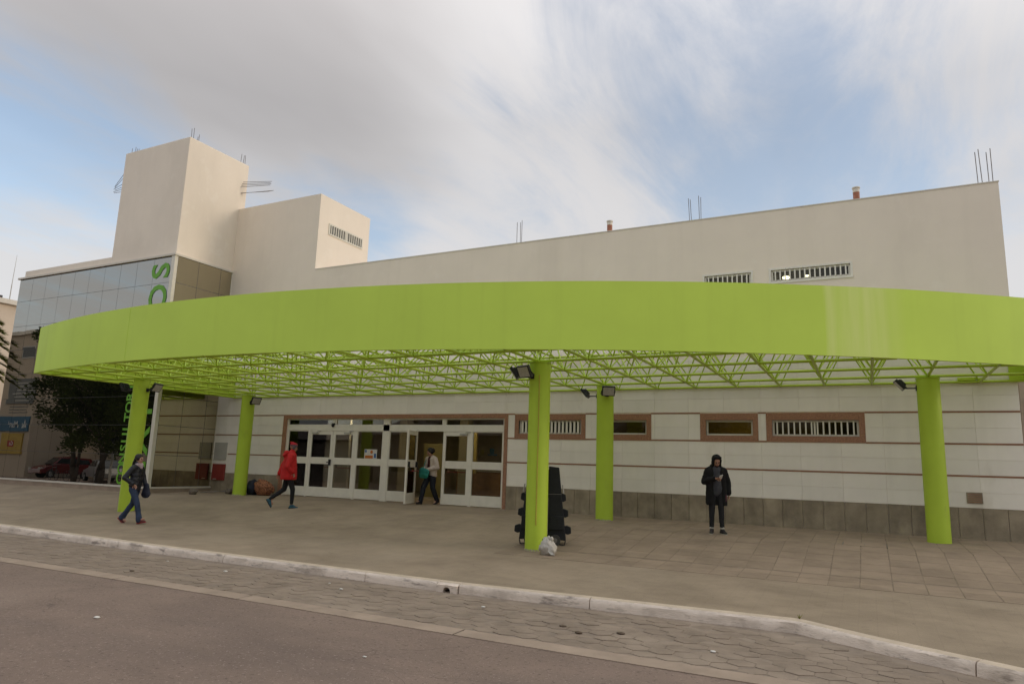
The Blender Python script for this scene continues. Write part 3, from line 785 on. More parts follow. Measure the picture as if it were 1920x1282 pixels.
# cabinets by the glass corner
cb_ = box('grey_meter_panel', -20.80, -20.19, -.045, -.013, 1.08, 1.68, M['lightgrey'], bld, .006)
rc_ = box('red_hose_cabinet', -20.78, -20.16, -.075, -.032, .37, .93, M['red_cab'], bld, .006)
box('cabinet_door', -20.73, -20.21, -.082, -.076, .42, .88, M['red_cab'], rc_)
MB().box(-20.70, -20.52, -.0845, -.0825, .40, .415).build('cabinet_label', M['white_metal'], rc_)
vp = box('vent_plate', 1.80, 2.085, -.03, -.0125, .722, .951, M['plinth'], bld, .003)
for i in range(5): MB().box(1.82, 2.065, -.034, -.0305, .745 + i * .04, .758 + i * .04).build('vent_slot', M['trim'], vp)
jb = box('junction_box', 1.80, 2.13, -.10, -.013, 3.29, 3.36, M['green_tube'], bld, .01)
MB().tube((2.13, -.05, 3.33), (2.30, -.05, 3.33), .02, n=8).build('conduit', M['green_tube'], jb)
# ------------------------------------------------------------------ entrance doors
W = M['white_metal']
fy0, fy1 = .02, .10
f = MB()
f.box(-17.455, -17.40, fy0, fy1, 0, 2.515).box(-9.225, -9.172, fy0, fy1, 0, 2.515)
f.box(-17.40, -9.225, fy0, fy1, 2.48, 2.515).box(-17.40, -9.225, fy0, fy1, 2.13, 2.328)
f.box(-13.45, -13.21, fy0, fy1, 0, 2.48)
for x in (-15.42, -11.22): f.box(x - .07, x + .07, fy0, fy1, 2.328, 2.48)
for x0, x1 in ((-16.50, -16.44), (-14.55, -14.47), (-12.28, -12.20), (-10.31, -10.24)): f.box(x0, x1, fy0, fy1, 0, 2.13)
ent = f.build('entrance_frame', W, bld, bevel=.004)
for x0, x1 in ((-17.40, -15.49), (-15.35, -13.45), (-13.21, -11.29), (-11.15, -9.225)):
    MB().box(x0, x1, .055, .061, 2.328, 2.48).build('transom_pane', M['glass'], ent)
cam_ = MB().sphere((-15.46, -.015, 2.30), .055, 1, 1, 1, 12, 8).box(-15.52, -15.40, -.02, .02, 2.33, 2.37).build('dome_camera', M['black'], ent, smooth=True)
def leaf(name, x0, x1, parent, y0=.03, y1=.085, stile=.095, fixed=False, hinge=None, bar_side=True):
    """a glazed leaf: stiles, rails and two panes; built around its hinge so that it can stand open"""
    ox = hinge if hinge is not None else 0.0
    oy = y0 if hinge is not None else 0.0
    q = MB(); a, b = x0 - ox, x1 - ox; ya, yb = y0 - oy, y1 - oy
    s = stile if not fixed else .03
    zt = 2.00 if not fixed else 2.105
    zb0 = .02
    q.box(a, a + s, ya, yb, zb0, 2.125).box(b - s, b, ya, yb, zb0, 2.125)
    q.box(a + s, b - s, ya, yb, zt, 2.125).box(a + s, b - s, ya, yb, 1.055, 1.27).box(a + s, b - s, ya, yb, zb0, .32)
    o = q.build(name, W, parent, bevel=.004)
    ym = (ya + yb) / 2
    for z0, z1 in ((1.27, zt), (.32, 1.055)):
        MB().box(a + s, b - s, ym - .003, ym + .003, z0, z1).build('pane', M['glass'], o)
    return o, a, b, ya, yb
M['push_red'] = mat('red_push_bar', (.30, .03, .03), .4, .1, 8)
leaf('side_panel', -17.40, -16.50, bld, fixed=True)
leaf('side_panel', -14.47, -13.45, bld, fixed=True)
leaf('side_panel', -13.21, -12.28, bld, fixed=True)
leaf('side_panel', -10.24, -9.225, bld, fixed=True)
def closer(o, x, z, y):
    q = MB().box(x - .12, x + .12, y - .055, y, z, z + .055)
    q.tube((x + .05, y - .03, z + .06), (x + .24, y - .015, z + .10), .009, n=6).tube((x + .24, y - .015, z + .10), (x + .05, y - .002, z + .11), .009, n=6)
    q.build('door_closer', M['lightgrey'], o)
def pushbar(o, a, b, y, z=.955):
    MB().tube((a + .1, y + .10, z), (b - .1, y + .10, z), .014, n=8).build('push_bar', M['push_red'], o, smooth=True)
    for x in (a + .09, b - .09):
        MB().box(x - .03, x + .03, y, y + .05, 1.06, 1.22).tube((x, y + .03, 1.12), (x, y + .10, z), .016, n=6).build('push_bar_bracket', M['black'], o)
d1, a, b, ya, yb = leaf('door', -16.44, -15.455, bld); closer(d1, -16.2, 2.02, ya); pushbar(d1, a, b, yb)
MB().box(-15.53, -15.48, ya - .06, ya, 1.02, 1.21).box(-15.60, -15.48, ya - .075, ya - .05, 1.10, 1.13).build('door_handle', M['black'], d1)
d2, a, b, ya, yb = leaf('door', -15.448, -14.55, bld); closer(d2, -14.85, 2.02, ya); pushbar(d2, a, b, yb)
d4, a, b, ya, yb = leaf('door', -11.235, -10.31, bld); closer(d4, -10.52, 2.02, ya); pushbar(d4, a, b, yb)
# the open leaf swings out about its left stile
d3, a, b, ya, yb = leaf('door', -12.20, -11.26, bld, hinge=-12.20)
d3.location = (-12.20, .03, 0); d3.rotation_euler = (0, 0, -R(72))
pushbar(d3, a, b, yb)
MB().box(a + .04, a + .09, ya - .05, ya, 1.02, 1.2).build('lock_case', M['black'], d3)
MB().tube((a + .25, .06, 2.11), (a + .52, .20, 2.14), .010, n=6).build('closer_arm', M['lightgrey'], d3)
tag(d3, 'white glazed entrance door standing open')
# posters on panes
M['poster'] = mat('poster_white', (.62, .60, .56), .7, .03, 6); M['p_orange'] = mat('poster_orange', (.55, .17, .03), .7, .1, 10); M['p_blue'] = mat('poster_blue', (.05, .13, .33), .7, .1, 10)
M['p_sky'] = mat('sticker_blue', (.03, .16, .30), .7, .1, 10)
po = box('poster', -14.14, -13.655, .035, .048, 1.275, 1.56, M['poster'])
tag(po, 'white notice with orange and blue print stuck inside the glass by the doors', 'poster')
MB().box(-14.11, -13.80, .0335, .0345, 1.28, 1.37).build('printed_block', M['p_orange'], po)
MB().add([(-13.86 + .055 * math.cos(t * .63), .0338, 1.475 + .055 * math.sin(t * .63)) for t in range(10)], [tuple(range(10))]).build('printed_disc', M['p_orange'], po)
MB().box(-14.12, -14.05, .0335, .0345, 1.46, 1.54).box(-13.76, -13.68, .0335, .0345, 1.30, 1.43).build('printed_block', M['p_blue'], po)
st = MB().box(-9.72, -9.42, .063, .066, 1.46, 1.50).build('window_sticker', M['p_sky'])
tag(st, 'blue sticker on the glass of the rightmost entrance panel', 'sticker')
MB().box(-9.66, -9.52, .063, .066, 1.505, 1.66).build('emblem', M['p_sky'], st)
st2 = box('paper_notice', -9.98, -9.84, .063, .067, 1.46, 1.62, M['roomyellow'])
tag(st2, 'small orange notice behind the rightmost entrance glass', 'notice')
# ------------------------------------------------------------------ lobby
M['lob_wall'] = mat('lobby_wall', (.30, .25, .15), .8, .06, 1)
M['lob_floor'] = mat('lobby_floor', (.24, .21, .17), .35, .08, 2)
M['lob_ceil'] = mat('lobby_ceiling', (.26, .23, .16), .8, .05, 2)
box('lobby_floor', -18.4, -8.3, .10, 6.9, -.06, -.004, M['lob_floor'], bld)
box('lobby_ceiling', -18.4, -8.3, .29, 6.9, 2.75, 2.85, M['lob_ceil'], bld)
box('lobby_back_wall', -18.4, -8.3, 6.9, 7.1, -.06, 2.75, M['lob_wall'], bld)
for x in (-18.5, -8.3): box('lobby_side_wall', x, x + .1, .29, 6.9, -.06, 2.75, M['lob_wall'], bld)
for x in (-12.55, -10.15, -15.1): box('lobby_pillar', x - .17, x + .17, 3.4, 3.75, -.004, 2.75, M['lob_ceil'], bld)
box('inner_partition', -17.9, -16.6, 2.2, 2.3, -.004, 2.7, M['lightgrey'], bld)
M['yellow'] = mat('yellow_board', (.36, .28, .09), .6, .1, 3)
cn = box('reception_counter', -13.3, -11.2, 4.3, 4.9, -.004, .95, mat('counter_wood', (.25, .13, .05), .5, .2, 6)); tag(cn, 'brown reception counter inside the lobby behind the open door', 'counter')
box('counter_top', -13.35, -11.15, 4.25, 4.95, .951, 1.0, M['lightgrey'], cn)
yb_ = box('yellow_pillar_board', -12.2, -11.9, 3.2, 3.28, .9, 2.5, M['yellow']); tag(yb_, 'tall yellow board hanging inside the lobby', 'board')
gb = box('green_partition', -14.5, -13.6, 3.9, 4.0, -.004, 1.9, mat('lime_panel', (.20, .17, .06), .6, .1, 3)); tag(gb, 'lime green partition panel inside the lobby', 'partition')
dk = MB().box(-10.9, -9.2, 6.6, 6.85, -.004, 2.1).build('dark_cabinet', mat('dark_cabinet', (.02, .022, .028), .5, .2, 4)); tag(dk, 'dark cabinet against the lobby back wall', 'cabinet')
M['lobby_lamp'] = emit_mat('lobby_lamp', (1, .84, .58), 24.0)
for x, y in ((-16.2, 2.3), (-13.9, 2.5), (-11.9, 2.4), (-10.0, 2.3)):
    l_ = MB().tube((x, y, 2.70), (x, y, 2.745), .14, n=16).build('ceiling_light', M['lobby_lamp'], bld)
# ------------------------------------------------------------------ glass wing
GY = -2.40
zrows = [.14, 1.16, 2.14, 3.115, 4.09, 5.05, 6.0, 7.02, 7.95]
gxs = [-30.25 + .9155 * i for i in range(11)]          # last column ends at the corner post
cw = MB()
for z in zrows[1:-1]: cw.box(-30.25, -21.06, GY + .012, GY + .05, z - .008, z + .008)
for x in gxs[1:-1]: cw.box(x - .006, x + .006, GY + .016, GY + .05, .14, 7.95)
cwo = cw.build('curtain_wall', M['dark_mullion'], bld)
box('wing_core', -30.2, -20.99, GY + .07, GY + .2, .14, 7.93, M['dark_mullion'], bld)
for j, (z0, z1) in enumerate(zip(zrows[:-1], zrows[1:])):
    for x0, x1 in zip(gxs[:-1], gxs[1:]):
        shared_box('glass_pane', (x0 + x1) / 2, GY + .012, (z0 + z1) / 2, round(x1 - x0 - .010, 3), .012, round(z1 - z0 - .012, 3), M['mirror'], cwo,
                   rx=random.uniform(-.0012, .0012), rz=random.uniform(-.0012, .0012), bevel=0)
# side panes towards the entrance
sys_ = [-2.31, -1.46, -.51, -.02]
q = MB()
for z in zrows[1:-1]: q.box(XL + .0, XL + .03, -2.31, -.02, z - .008, z + .008)
for y in sys_[1:-1]: q.box(XL + .002, XL + .03, y - .006, y + .006, .14, 7.95)
scw = q.build('side_curtain_wall', M['dark_mullion'], bld)
box('side_core', XL - .07, XL - .01, GY + .2, -.01, .14, 7.94, M['dark_mullion'], bld)
for z0, z1 in zip(zrows[:-1], zrows[1:]):
    for y0, y1 in zip(sys_[:-1], sys_[1:]):
        shared_box('glass_pane', XL + .024, (y0 + y1) / 2, (z0 + z1) / 2, .012, round(y1 - y0 - .016, 3), round(z1 - z0 - .016, 3), M['mirror_side'], scw,
                   ry=random.uniform(-.001, .001), rz=random.uniform(-.001, .001), bevel=0)
box('corner_post', -21.06, -20.89, -2.44, -2.31, .14, 7.95, M['alu'], bld, .006)
box('end_post', -20.92, -20.875, -.022, .0, .14, 7.93, M['alu'], bld)
q = MB().box(-30.32, -20.85, -2.47, -2.36, 7.952, 8.02).box(-20.93, -20.85, -2.36, .02, 7.952, 8.02)
q.build('wing_coping', M['coping'], bld)
# stone sill under the glass
sl = MB().box(-40, -20.93, -2.50, -2.30, .085, .138).box(-20.93, -20.80, -2.50, .0, .085, .138)
sl.build('glass_sill', M['coping'], bld)
x = -34.0
while x < -21.0:
    shared_box('sill_block', x + .2, -2.42, -.06, .392, .12, .285, M['plinth'] if False else M['gutter'], bld, bevel=.004); x += .4
shared_box('sill_block', -20.87, -1.24, -.02, .10, 2.44, .20, M['gutter'], bld, bevel=.004)
# lettering that climbs the glass beside the corner
zc_ = .30
for i, ch in enumerate('EXTERNOS'):
    o = text_mesh('letter', ch, 1.27, M['letter'], cwo, .003, .022)
    o.rotation_euler = (R(90), -R(90), 0); o.location = (-21.56, GY - .006, .64 + i * .975)
for i, ch in enumerate('CONSULTORIOS'):
    o = text_mesh('letter', ch, .50, M['letter'], cwo, .003, .010)
    o.rotation_euler = (R(90), -R(90), 0); o.location = (-22.36, GY - .006, .33 + i * .345)
# annex at the right-hand end
M['annex'] = mat('annex_plaster', (.50, .42, .33), .85, .12, 1.5, .15, 30, .2, spots=.25)
an = box('annex_wall', 2.93, 9.0, .30, .6, -.5, 3.6, M['annex']); tag(an, 'low peeling beige annex wall beyond the right end of the tiled wall', 'wall')
box('annex_door_frame', 3.02, 3.35, .255, .299, -.02, 2.9, M['lightgrey'], an)

# ------------------------------------------------------------------ canopy
cx0, cy0, cr0 = -13.142, 18.424, 26.168
def arc_y(x, r=cr0): return cy0 - math.sqrt(max(0, r * r - (x - cx0) ** 2))
ZB, ZT = 3.25, 4.505
cano = empty('entrance_canopy')
tag(cano, 'curved lime green entrance canopy on five round columns with open tube trusses', 'canopy')
XA, XB = -20.12, 3.02
def fascia_mat():
    m = mat('fascia_paint', (.565, .75, .108), .55, .05, .5, .10, 1.1, .22, streak=.07)
    t = m.node_tree; b = t.nodes['Principled BSDF']
    src = b.inputs['Base Color'].links[0].from_socket
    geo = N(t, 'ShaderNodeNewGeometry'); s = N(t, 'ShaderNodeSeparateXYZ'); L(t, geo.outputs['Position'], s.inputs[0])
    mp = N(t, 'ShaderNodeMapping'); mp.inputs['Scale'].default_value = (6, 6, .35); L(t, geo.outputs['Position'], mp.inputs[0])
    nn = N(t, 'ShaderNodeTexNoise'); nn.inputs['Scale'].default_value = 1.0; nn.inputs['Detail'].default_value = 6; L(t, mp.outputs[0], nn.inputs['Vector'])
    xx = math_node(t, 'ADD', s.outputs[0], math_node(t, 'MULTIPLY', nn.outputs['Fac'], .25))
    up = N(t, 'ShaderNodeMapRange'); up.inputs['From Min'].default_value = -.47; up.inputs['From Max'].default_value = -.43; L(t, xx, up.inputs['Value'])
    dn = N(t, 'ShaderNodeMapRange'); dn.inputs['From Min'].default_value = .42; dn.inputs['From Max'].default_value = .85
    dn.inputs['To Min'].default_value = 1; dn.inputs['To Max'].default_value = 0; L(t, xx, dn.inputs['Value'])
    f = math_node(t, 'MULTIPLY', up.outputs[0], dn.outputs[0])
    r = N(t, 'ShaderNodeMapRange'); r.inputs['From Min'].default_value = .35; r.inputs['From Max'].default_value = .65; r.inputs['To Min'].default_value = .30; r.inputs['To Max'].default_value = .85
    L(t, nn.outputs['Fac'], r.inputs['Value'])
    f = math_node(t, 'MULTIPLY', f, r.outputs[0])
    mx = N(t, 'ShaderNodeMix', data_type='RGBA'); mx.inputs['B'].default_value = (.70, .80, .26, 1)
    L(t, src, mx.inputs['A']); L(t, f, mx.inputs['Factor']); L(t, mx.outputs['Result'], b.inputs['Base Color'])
    return m
M['fascia'] = fascia_mat()
q = MB(); n = 120
pts = []
for i in range(n + 1):
    x = XA + (XB - XA) * i / n
    wob = .010 * noise.noise(Vector((x * .8, 0, 0)))
    a = Vector((x, arc_y(x), 0)); c_ = Vector((x - cx0, arc_y(x) - cy0, 0)).normalized()
    po_, pi_ = a + c_ * wob, a - c_ * .06
    q.v += [(po_.x, po_.y, ZB), (po_.x, po_.y, ZT), (pi_.x, pi_.y, ZT), (pi_.x, pi_.y, ZB)]
for i in range(n):
    for k in range(4): q.f.append((4 * i + k, 4 * i + 4 + k, 4 * i + 4 + (k + 1) % 4, 4 * i + (k + 1) % 4)); q.m.append(0)
q.f += [(0, 1, 2, 3), (4 * n, 4 * n + 1, 4 * n + 2, 4 * n + 3)]; q.m += [0, 0]
fa = q.build('fascia', M['fascia'], cano, smooth=True); smooth_angle(fa, 30)
for xs_ in (-15.0, .68):
    c_ = Vector((xs_ - cx0, arc_y(xs_) - cy0, 0)).normalized(); t_ = Vector((-c_.y, c_.x, 0))
    MB().obox(Vector((xs_, arc_y(xs_), (ZB + ZT) / 2)) - c_ * .006, t_, c_, (0, 0, 1), .0025, .010, (ZT - ZB) / 2 - .003).build('sheet_joint', M['fascia'], cano)
box('side_fascia', XA - .03, XA + .02, arc_y(XA) + .01, -.03, ZB, ZT, M['green'], cano)
box('side_fascia', XB - .03, XB + .02, arc_y(XB) + .01, -.03, ZB, ZT, M['green'], cano)
box('return_panel', 2.72, XB - .035, -.09, -.03, ZB + .03, ZT, M['green'], cano)
NX = [-20.0, -19.05, -17.94, -16.83, -15.72, -14.61, -13.50, -12.39, -11.28, -10.18, -9.06, -7.95, -6.84, -5.78, -4.74, -3.76, -2.77, -1.78, -.81, .16, 1.18, 2.20]
NY = [-.06, -1.18, -2.50, -3.82, -5.12, -6.40, -7.55]
ZL, ZU = 3.265, 4.10
inside = lambda x, y, m=.10: XA + .03 <= x <= XB - .05 and y > arc_y(x) + m
RC, RD = .029, .0165
for y in NY:       # bottom chords along the wall
    half = math.sqrt(max(0, (cr0 - .05) ** 2 - (y - cy0) ** 2))
    a, b = max(XA + .02, cx0 - half), min(XB - .04, cx0 + half)
    if b - a > .5: bar('bottom_chord', (a, y, ZL), (b, y, ZL), RC, cano, 10)
for x in NX:
    bar('cross_chord', (x, arc_y(x) + .05, ZL), (x, -.03, ZL), RC, cano, 10)
TX = [(a + b) / 2 for a, b in zip(NX[:-1], NX[1:])]; TY = [(a + b) / 2 for a, b in zip(NY[:-1], NY[1:])]
for y in TY:
    half = math.sqrt(max(0, (cr0 - .08) ** 2 - (y - cy0) ** 2))
    a, b = max(XA + .02, cx0 - half), min(XB - .04, cx0 + half)
    bar('top_chord', (a, y, ZU), (b, y, ZU), RC, cano, 8)
for x in TX:
    bar('top_chord', (x, arc_y(x) + .08, ZU), (x, -.03, ZU), RC, cano, 8)
dg_ = []
for x in NX:
    for y in NY:
        if not inside(x, y, .02): continue
        for tx in TX:
            if abs(tx - x) > .7: continue
            for ty in TY:
                if abs(ty - y) > .8 or not inside(tx, ty, .06): continue
                dg_.append(((x, y, ZL), (tx, ty, ZU)))
dg_.sort(key=lambda s: s[0][0] ** 2 + (s[0][1] + 17.6) ** 2)
for a, b in dg_[:300]: bar('diagonal', a, b, RD, cano, 6)
q = MB()
for a, b in dg_[300:]: q.tube(a, b, RD, RD, 6, 0, False)
tag(q.build('far_diagonals', M['green_tube'], cano, smooth=True), kind='stuff')
# edge tube along the curve, inside the fascia
q = MB(); pp = [(XA + .05 + (XB - XA - .1) * i / 60, 0, 0) for i in range(61)]
q.path([(p[0], arc_y(p[0]) + .10, ZU + .02) for p in pp], .03, 8)
q.build('edge_tube', M['green_tube'], cano, smooth=True)
# corrugated translucent roof sheets, one per bay
for i, (a, b) in enumerate(zip(NX[::3], NX[3::3] + [XB - .06])):
    q = MB(); m_ = int((b - a - .02) / .045)
    for k in range(m_ + 1):
        x = a + .01 + (b - a - .02) * k / m_
        dz = .018 * math.sin(k * math.pi / 2 + .4)
        q.v += [(x, arc_y(x) + .09, 4.30 + dz), (x, -.04, 4.22 + dz)]
    for k in range(m_): q.f.append((2 * k, 2 * k + 1, 2 * k + 3, 2 * k + 2)); q.m.append(0)
    q.build('roof_sheet', M['roof'], cano, smooth=True, fix=False)
for y in (-1.9, -4.4):     # purlins under the sheets
    MB().box(XA + .05, XB - .1, y - .04, y + .04, 4.13, 4.20).build('purlin', M['green_tube'], cano) if y > -3 else MB().box(XA + .05, -.9, y - .04, y + .04, 4.13, 4.20).build('purlin', M['green_tube'], cano)
# columns
COLS = {'right': (1.17, -1.18), 'mid_back': (-5.77, -1.16), 'mid_front': (-5.73, -5.16), 'left_front': (-18.14, -4.98), 'left_back': (-18.30, -1.0)}
CR = .211
for k, (x, y) in COLS.items():
    zb = gz(y) - .03
    c = MB().tube((x, y, zb), (x, y, 3.205), CR, n=40).build('column', M['green'], cano, smooth=True); smooth_angle(c, 50)
    MB().tube((x, y, 3.205), (x, y, 3.222), CR + .012, n=40).build('cap_plate', M['green_tube'], c)
    q = MB()
    for sx, sy in ((1, 0), (-1, 0), (0, 1), (0, -1)): q.obox((x + sx * .055, y + sy * .055, 3.235), (sx, sy, 0), (-sy, sx, 0), (0, 0, 1), .05, .006, .02)
    q.build('cap_rib', M['green_tube'], c)
# pale base rings where the paint has worn at the foot
M['worn'] = mat('worn_base', (.40, .38, .25), .9, .3, 20)
for k in ('mid_front', 'left_back', 'mid_back'):
    x, y = COLS[k]
    q = MB()
    for i in range(9):
        t = -R(150) + R(120) * i / 8
        q.obox((x + math.cos(t) * CR, y + math.sin(t) * CR, gz(y) + .012), (-math.sin(t), math.cos(t), 0), (math.cos(t), math.sin(t), 0), (0, 0, 1), .022, .004 + .003 * random.random(), .010 + .012 * random.random())
    q.build('worn_patch', M['worn'], cano)
MB().tube((COLS['mid_front'][0] + .085, COLS['mid_front'][1] - .205, .1), (COLS['mid_front'][0] + .085, COLS['mid_front'][1] - .205, 2.95), .012, n=8).build('conduit', mat('ochre_conduit', (.42, .36, .04), .5, .1, 3), cano)
# ------------------------------------------------------------------ floodlights
def floodlight(col, ang, tilt, label, z=3.0, reach=.30):
    x, y = COLS[col]; d = Vector((math.cos(ang), math.sin(ang), 0))
    o = empty('floodlight', (x + d.x * (CR + .0), y + d.y * (CR + .0), z))
    tag(o, label, 'floodlight', 'floodlights on the canopy columns')
    f = Vector((d.x * math.cos(tilt), d.y * math.cos(tilt), -math.sin(tilt)))      # beam direction
    side = Vector((-d.y, d.x, 0)); up = side.cross(f)
    if up.z < 0: up = -up
    c = d * reach + Vector((0, 0, .04))
    h = MB().obox(c, side, f, up, .16, .03, .125).obox(c - f * .045, side, f, up, .12, .02, .09).build('housing', M['blackmetal'], o, bevel=.006)
    MB().obox(c + f * .031, side, f, up, .135, .003, .10).build('lens', M['lamp_glass'], h)
    q = MB()
    for k in range(5): q.obox(c - f * .075 + side * (-.08 + .04 * k), side, f, up, .004, .014, .07)
    q.build('cooling_fins', M['blackmetal'], h)
    b = MB()
    for s in (-1, 1): b.tube(c + side * .168 * s, c + side * .168 * s - d * .10 - Vector((0, 0, .07)), .009, n=6)
    b.tube(c + side * .168 - d * .10 - Vector((0, 0, .07)), c - side * .168 - d * .10 - Vector((0, 0, .07)), .009, n=6)
    b.tube(c - d * .10 - Vector((0, 0, .07)), d * .0 + Vector((0, 0, -.03)), .014, n=6)
    b.obox(Vector((0, 0, -.03)) + d * .004, side, d, (0, 0, 1), .05, .006, .05)
    b.build('bracket', M['blackmetal'], o)
    return o
floodlight('left_front', R(200), R(28), 'black floodlight on the left side of the leftmost front column', 2.98)
floodlight('left_front', R(12), R(32), 'black floodlight on the right side of the leftmost front column', 2.98)
floodlight('left_back', R(-15), R(30), 'black floodlight on the column beside the patterned bundle', 2.98)
floodlight('mid_front', R(250), R(28), 'black floodlight facing the street on the middle front column', 2.96, .22)
floodlight('mid_front', R(205), R(35), 'black floodlight turned sideways on the left of the middle front column', 2.96)
floodlight('mid_back', R(-60), R(28), 'black floodlight facing the street on the middle back column', 3.02, .20)
floodlight('mid_back', R(190), R(40), 'black floodlight seen edge on at the left of the middle back column', 3.0)
floodlight('right', R(185), R(42), 'black floodlight seen edge on at the rightmost column', 3.05)
# ------------------------------------------------------------------ black rolling rack behind the middle front column
rk = empty('rolling_rack', (-5.80, -4.70, gz(-4.70)))
tag(rk, 'black A shaped rolling display rack standing behind the middle green column', 'rack')
M['rackcloth'] = mat('black_rack_cloth', (.008, .009, .010), .7, .3, 8, .2, 40)
s27 = Vector((math.cos(R(22)), math.sin(R(22)), 0))       # the rack faces the street corner
def RP(a, d, z): return Vector((s27.x * a - s27.y * d, s27.y * a + s27.x * d, z))
def rprism(poly, d0, d1):
    q = MB(); n = len(poly)
    q.v = [tuple(RP(a, d0, z)) for a, z in poly] + [tuple(RP(a, d1, z)) for a, z in poly]
    q.f = [(i, (i + 1) % n, n + (i + 1) % n, n + i) for i in range(n)] + [tuple(range(n - 1, -1, -1)), tuple(range(n, 2 * n))]; q.m = [0] * len(q.f); return q
for s in (-1, 1):
    pl = rprism([(s * .10, .12), (s * .46, .10), (s * .30, 1.50), (s * .10, 1.52)], -.13, .13).build('side_panel', M['rackcloth'], rk, bevel=.012)
    rprism([(s * .11, .30), (s * .41, .30), (s * .42, .56), (s * .14, .58)], -.17, -.131).build('pocket', M['rackcloth'], pl, bevel=.01)
    MB().tube(RP(s * .09, -.137, .98), RP(s * .37, -.137, .98), .004, n=5).build('seam', M['steel'], pl)
    for z, w in ((.92, .39), (.62, .44), (.30, .50)):
        rprism([(s * (w - .08), z - .07), (s * w, z - .09), (s * (w + .06), z - .06), (s * (w + .05), z + .05), (s * (w - .03), z + .08), (s * (w - .09), z + .06)], -.06, .08).build('step_bracket', M['rackcloth'], rk, bevel=.008)
    MB().tube(RP(s * .40, -.05, 1.00), RP(s * .375, -.05, 1.16), .014, n=8).build('grip', M['lightgrey'], rk)
    wc = RP(s * .25, -.16, .105)
    wh = MB().tube(wc - RP(0, .04, 0), wc + RP(0, .04, 0), .105, n=20).build('wheel', mat('rubber', (.05, .047, .044), .8, .15, 20), rk, smooth=True); smooth_angle(wh)
    MB().tube(wc - RP(0, .045, 0), wc + RP(0, .045, 0), .045, n=14).build('hub', M['steel'], wh)
    q = MB(); q.path([RP(s * .33, -.12, .14), RP(s * .34, -.12, .02), RP(s * .43, -.12, .015), RP(s * .45, -.12, .10)], .012, 6); q.build('foot_loop', M['blackmetal'], rk)
rprism([(-.10, .9), (.10, .9), (.10, 1.45), (-.10, 1.45)], -.02, .02).build('cross_panel', M['rackcloth'], rk)
rprism([(-.26, .14), (.26, .14), (.26, .20), (-.26, .20)], -.10, .10).build('base_bar', M['blackmetal'], rk)
# ------------------------------------------------------------------ bags
def lumpy(name, loc, size, m, seed, amp=.18, freq=5.0, nu=28, nv=20, parent=None, flat_bottom=True, shape=None):
    q = MB().sphere((0, 0, 0), 1, 1, 1, 1, nu, nv)
    vs = []
    for v in q.v:
        v = Vector(v); d = 1 + amp * noise.noise(v * freq * .5 + Vector((seed, 0, 0))) + amp * .5 * noise.noise(v * freq * 1.6 + Vector((0, seed, 0))) - amp * .5 * abs(noise.noise(v * freq + Vector((0, 0, seed))))
        if shape: v = Vector(shape(v))
        p = Vector((v.x * size[0] * d, v.y * size[1] * d, v.z * size[2] * d))
        if flat_bottom: p.z = max(p.z, -size[2] * .82)
        p.z += size[2] * .82
        vs.append(tuple(p))
    q.v = vs
    o = q.build(name, m, parent, smooth=True); o.location = loc; return o
M['bagwhite'] = mat('white_plastic_bag', (.50, .47, .41), .5, .1, 14, .6, 30, .4, spots=.25)
wb = lumpy('plastic_bag', (-5.30, -5.58, gz(-5.58)), (.155, .12, .17), M['bagwhite'], 3.3, .30, 5, shape=lambda v: (v.x * (1.05 - .25 * v.z), v.y, v.z))
tag(wb, 'crumpled white plastic bag at the foot of the middle front column', 'bag')
for k, (dx, dz) in enumerate(((-.06, .27), (.02, .30), (.08, .29))):
    MB().sphere((dx, .0, dz), .035, 1.0, .8, 1.3, 10, 8).build('bag_knot', M['bagwhite'], wb, smooth=True)
MB().add([(.06, -.10, .14), (.16, -.12, .07), (.20, -.13, .03), (.13, -.14, .03), (.05, -.11, .09)], [(0, 1, 2, 3, 4)]).build('bag_handle', M['bagwhite'], wb)
MB().sphere((-.085, 0, .265), .025, 1.2, .8, .6, 8, 6).build('green_leaf_tip', mat('leaf_green', (.02, .12, .04), .6, .2, 9), wb, smooth=True)
def pattern_mat():
    m = mat('patterned_blanket', (.38, .16, .075), .85, .1, 6, .3, 30)
    t = m.node_tree; b = t.nodes['Principled BSDF']; src = b.inputs['Base Color'].links[0].from_socket
    geo = N(t, 'ShaderNodeNewGeometry'); v = N(t, 'ShaderNodeTexVoronoi', feature='DISTANCE_TO_EDGE'); v.inputs['Scale'].default_value = 16
    nn = N(t, 'ShaderNodeTexNoise'); nn.inputs['Scale'].default_value = 9; L(t, geo.outputs['Position'], nn.inputs['Vector'])
    ad = N(t, 'ShaderNodeMix', data_type='VECTOR'); ad.inputs['Factor'].default_value = .25; L(t, geo.outputs['Position'], ad.inputs['A']); L(t, nn.outputs['Color'], ad.inputs['B'])
    L(t, ad.outputs['Result'], v.inputs['Vector'])
    mx = N(t, 'ShaderNodeMix', data_type='RGBA'); mx.inputs['A'].default_value = (.06, .02, .015, 1)
    r = N(t, 'ShaderNodeMapRange'); r.inputs['From Min'].default_value = .03; r.inputs['From Max'].default_value = .12
    L(t, v.outputs['Distance'], r.inputs['Value']); L(t, r.outputs[0], mx.inputs['Factor']); L(t, src, mx.inputs['B']); L(t, mx.outputs['Result'], b.inputs['Base Color'])
    return m
bn = lumpy('blanket_bundle', (-17.70, -.55, gz(-.55)), (.40, .25, .30), pattern_mat(), 8.1, .20, 5, shape=lambda v: (v.x, v.y, v.z * (1 - .62 * min(1, max(0, v.x + .35))) if v.z > 0 else v.z))
tag(bn, 'orange patterned blanket bundle lying against the plinth left of the doors', 'bundle')
nb_ = lumpy('cloth_bag', (-18.12, -.62, gz(-.6)), (.20, .22, .27), mat('navy_cloth', (.018, .022, .035), .85, .2, 8, .3, 30), 1.7, .12, 4)
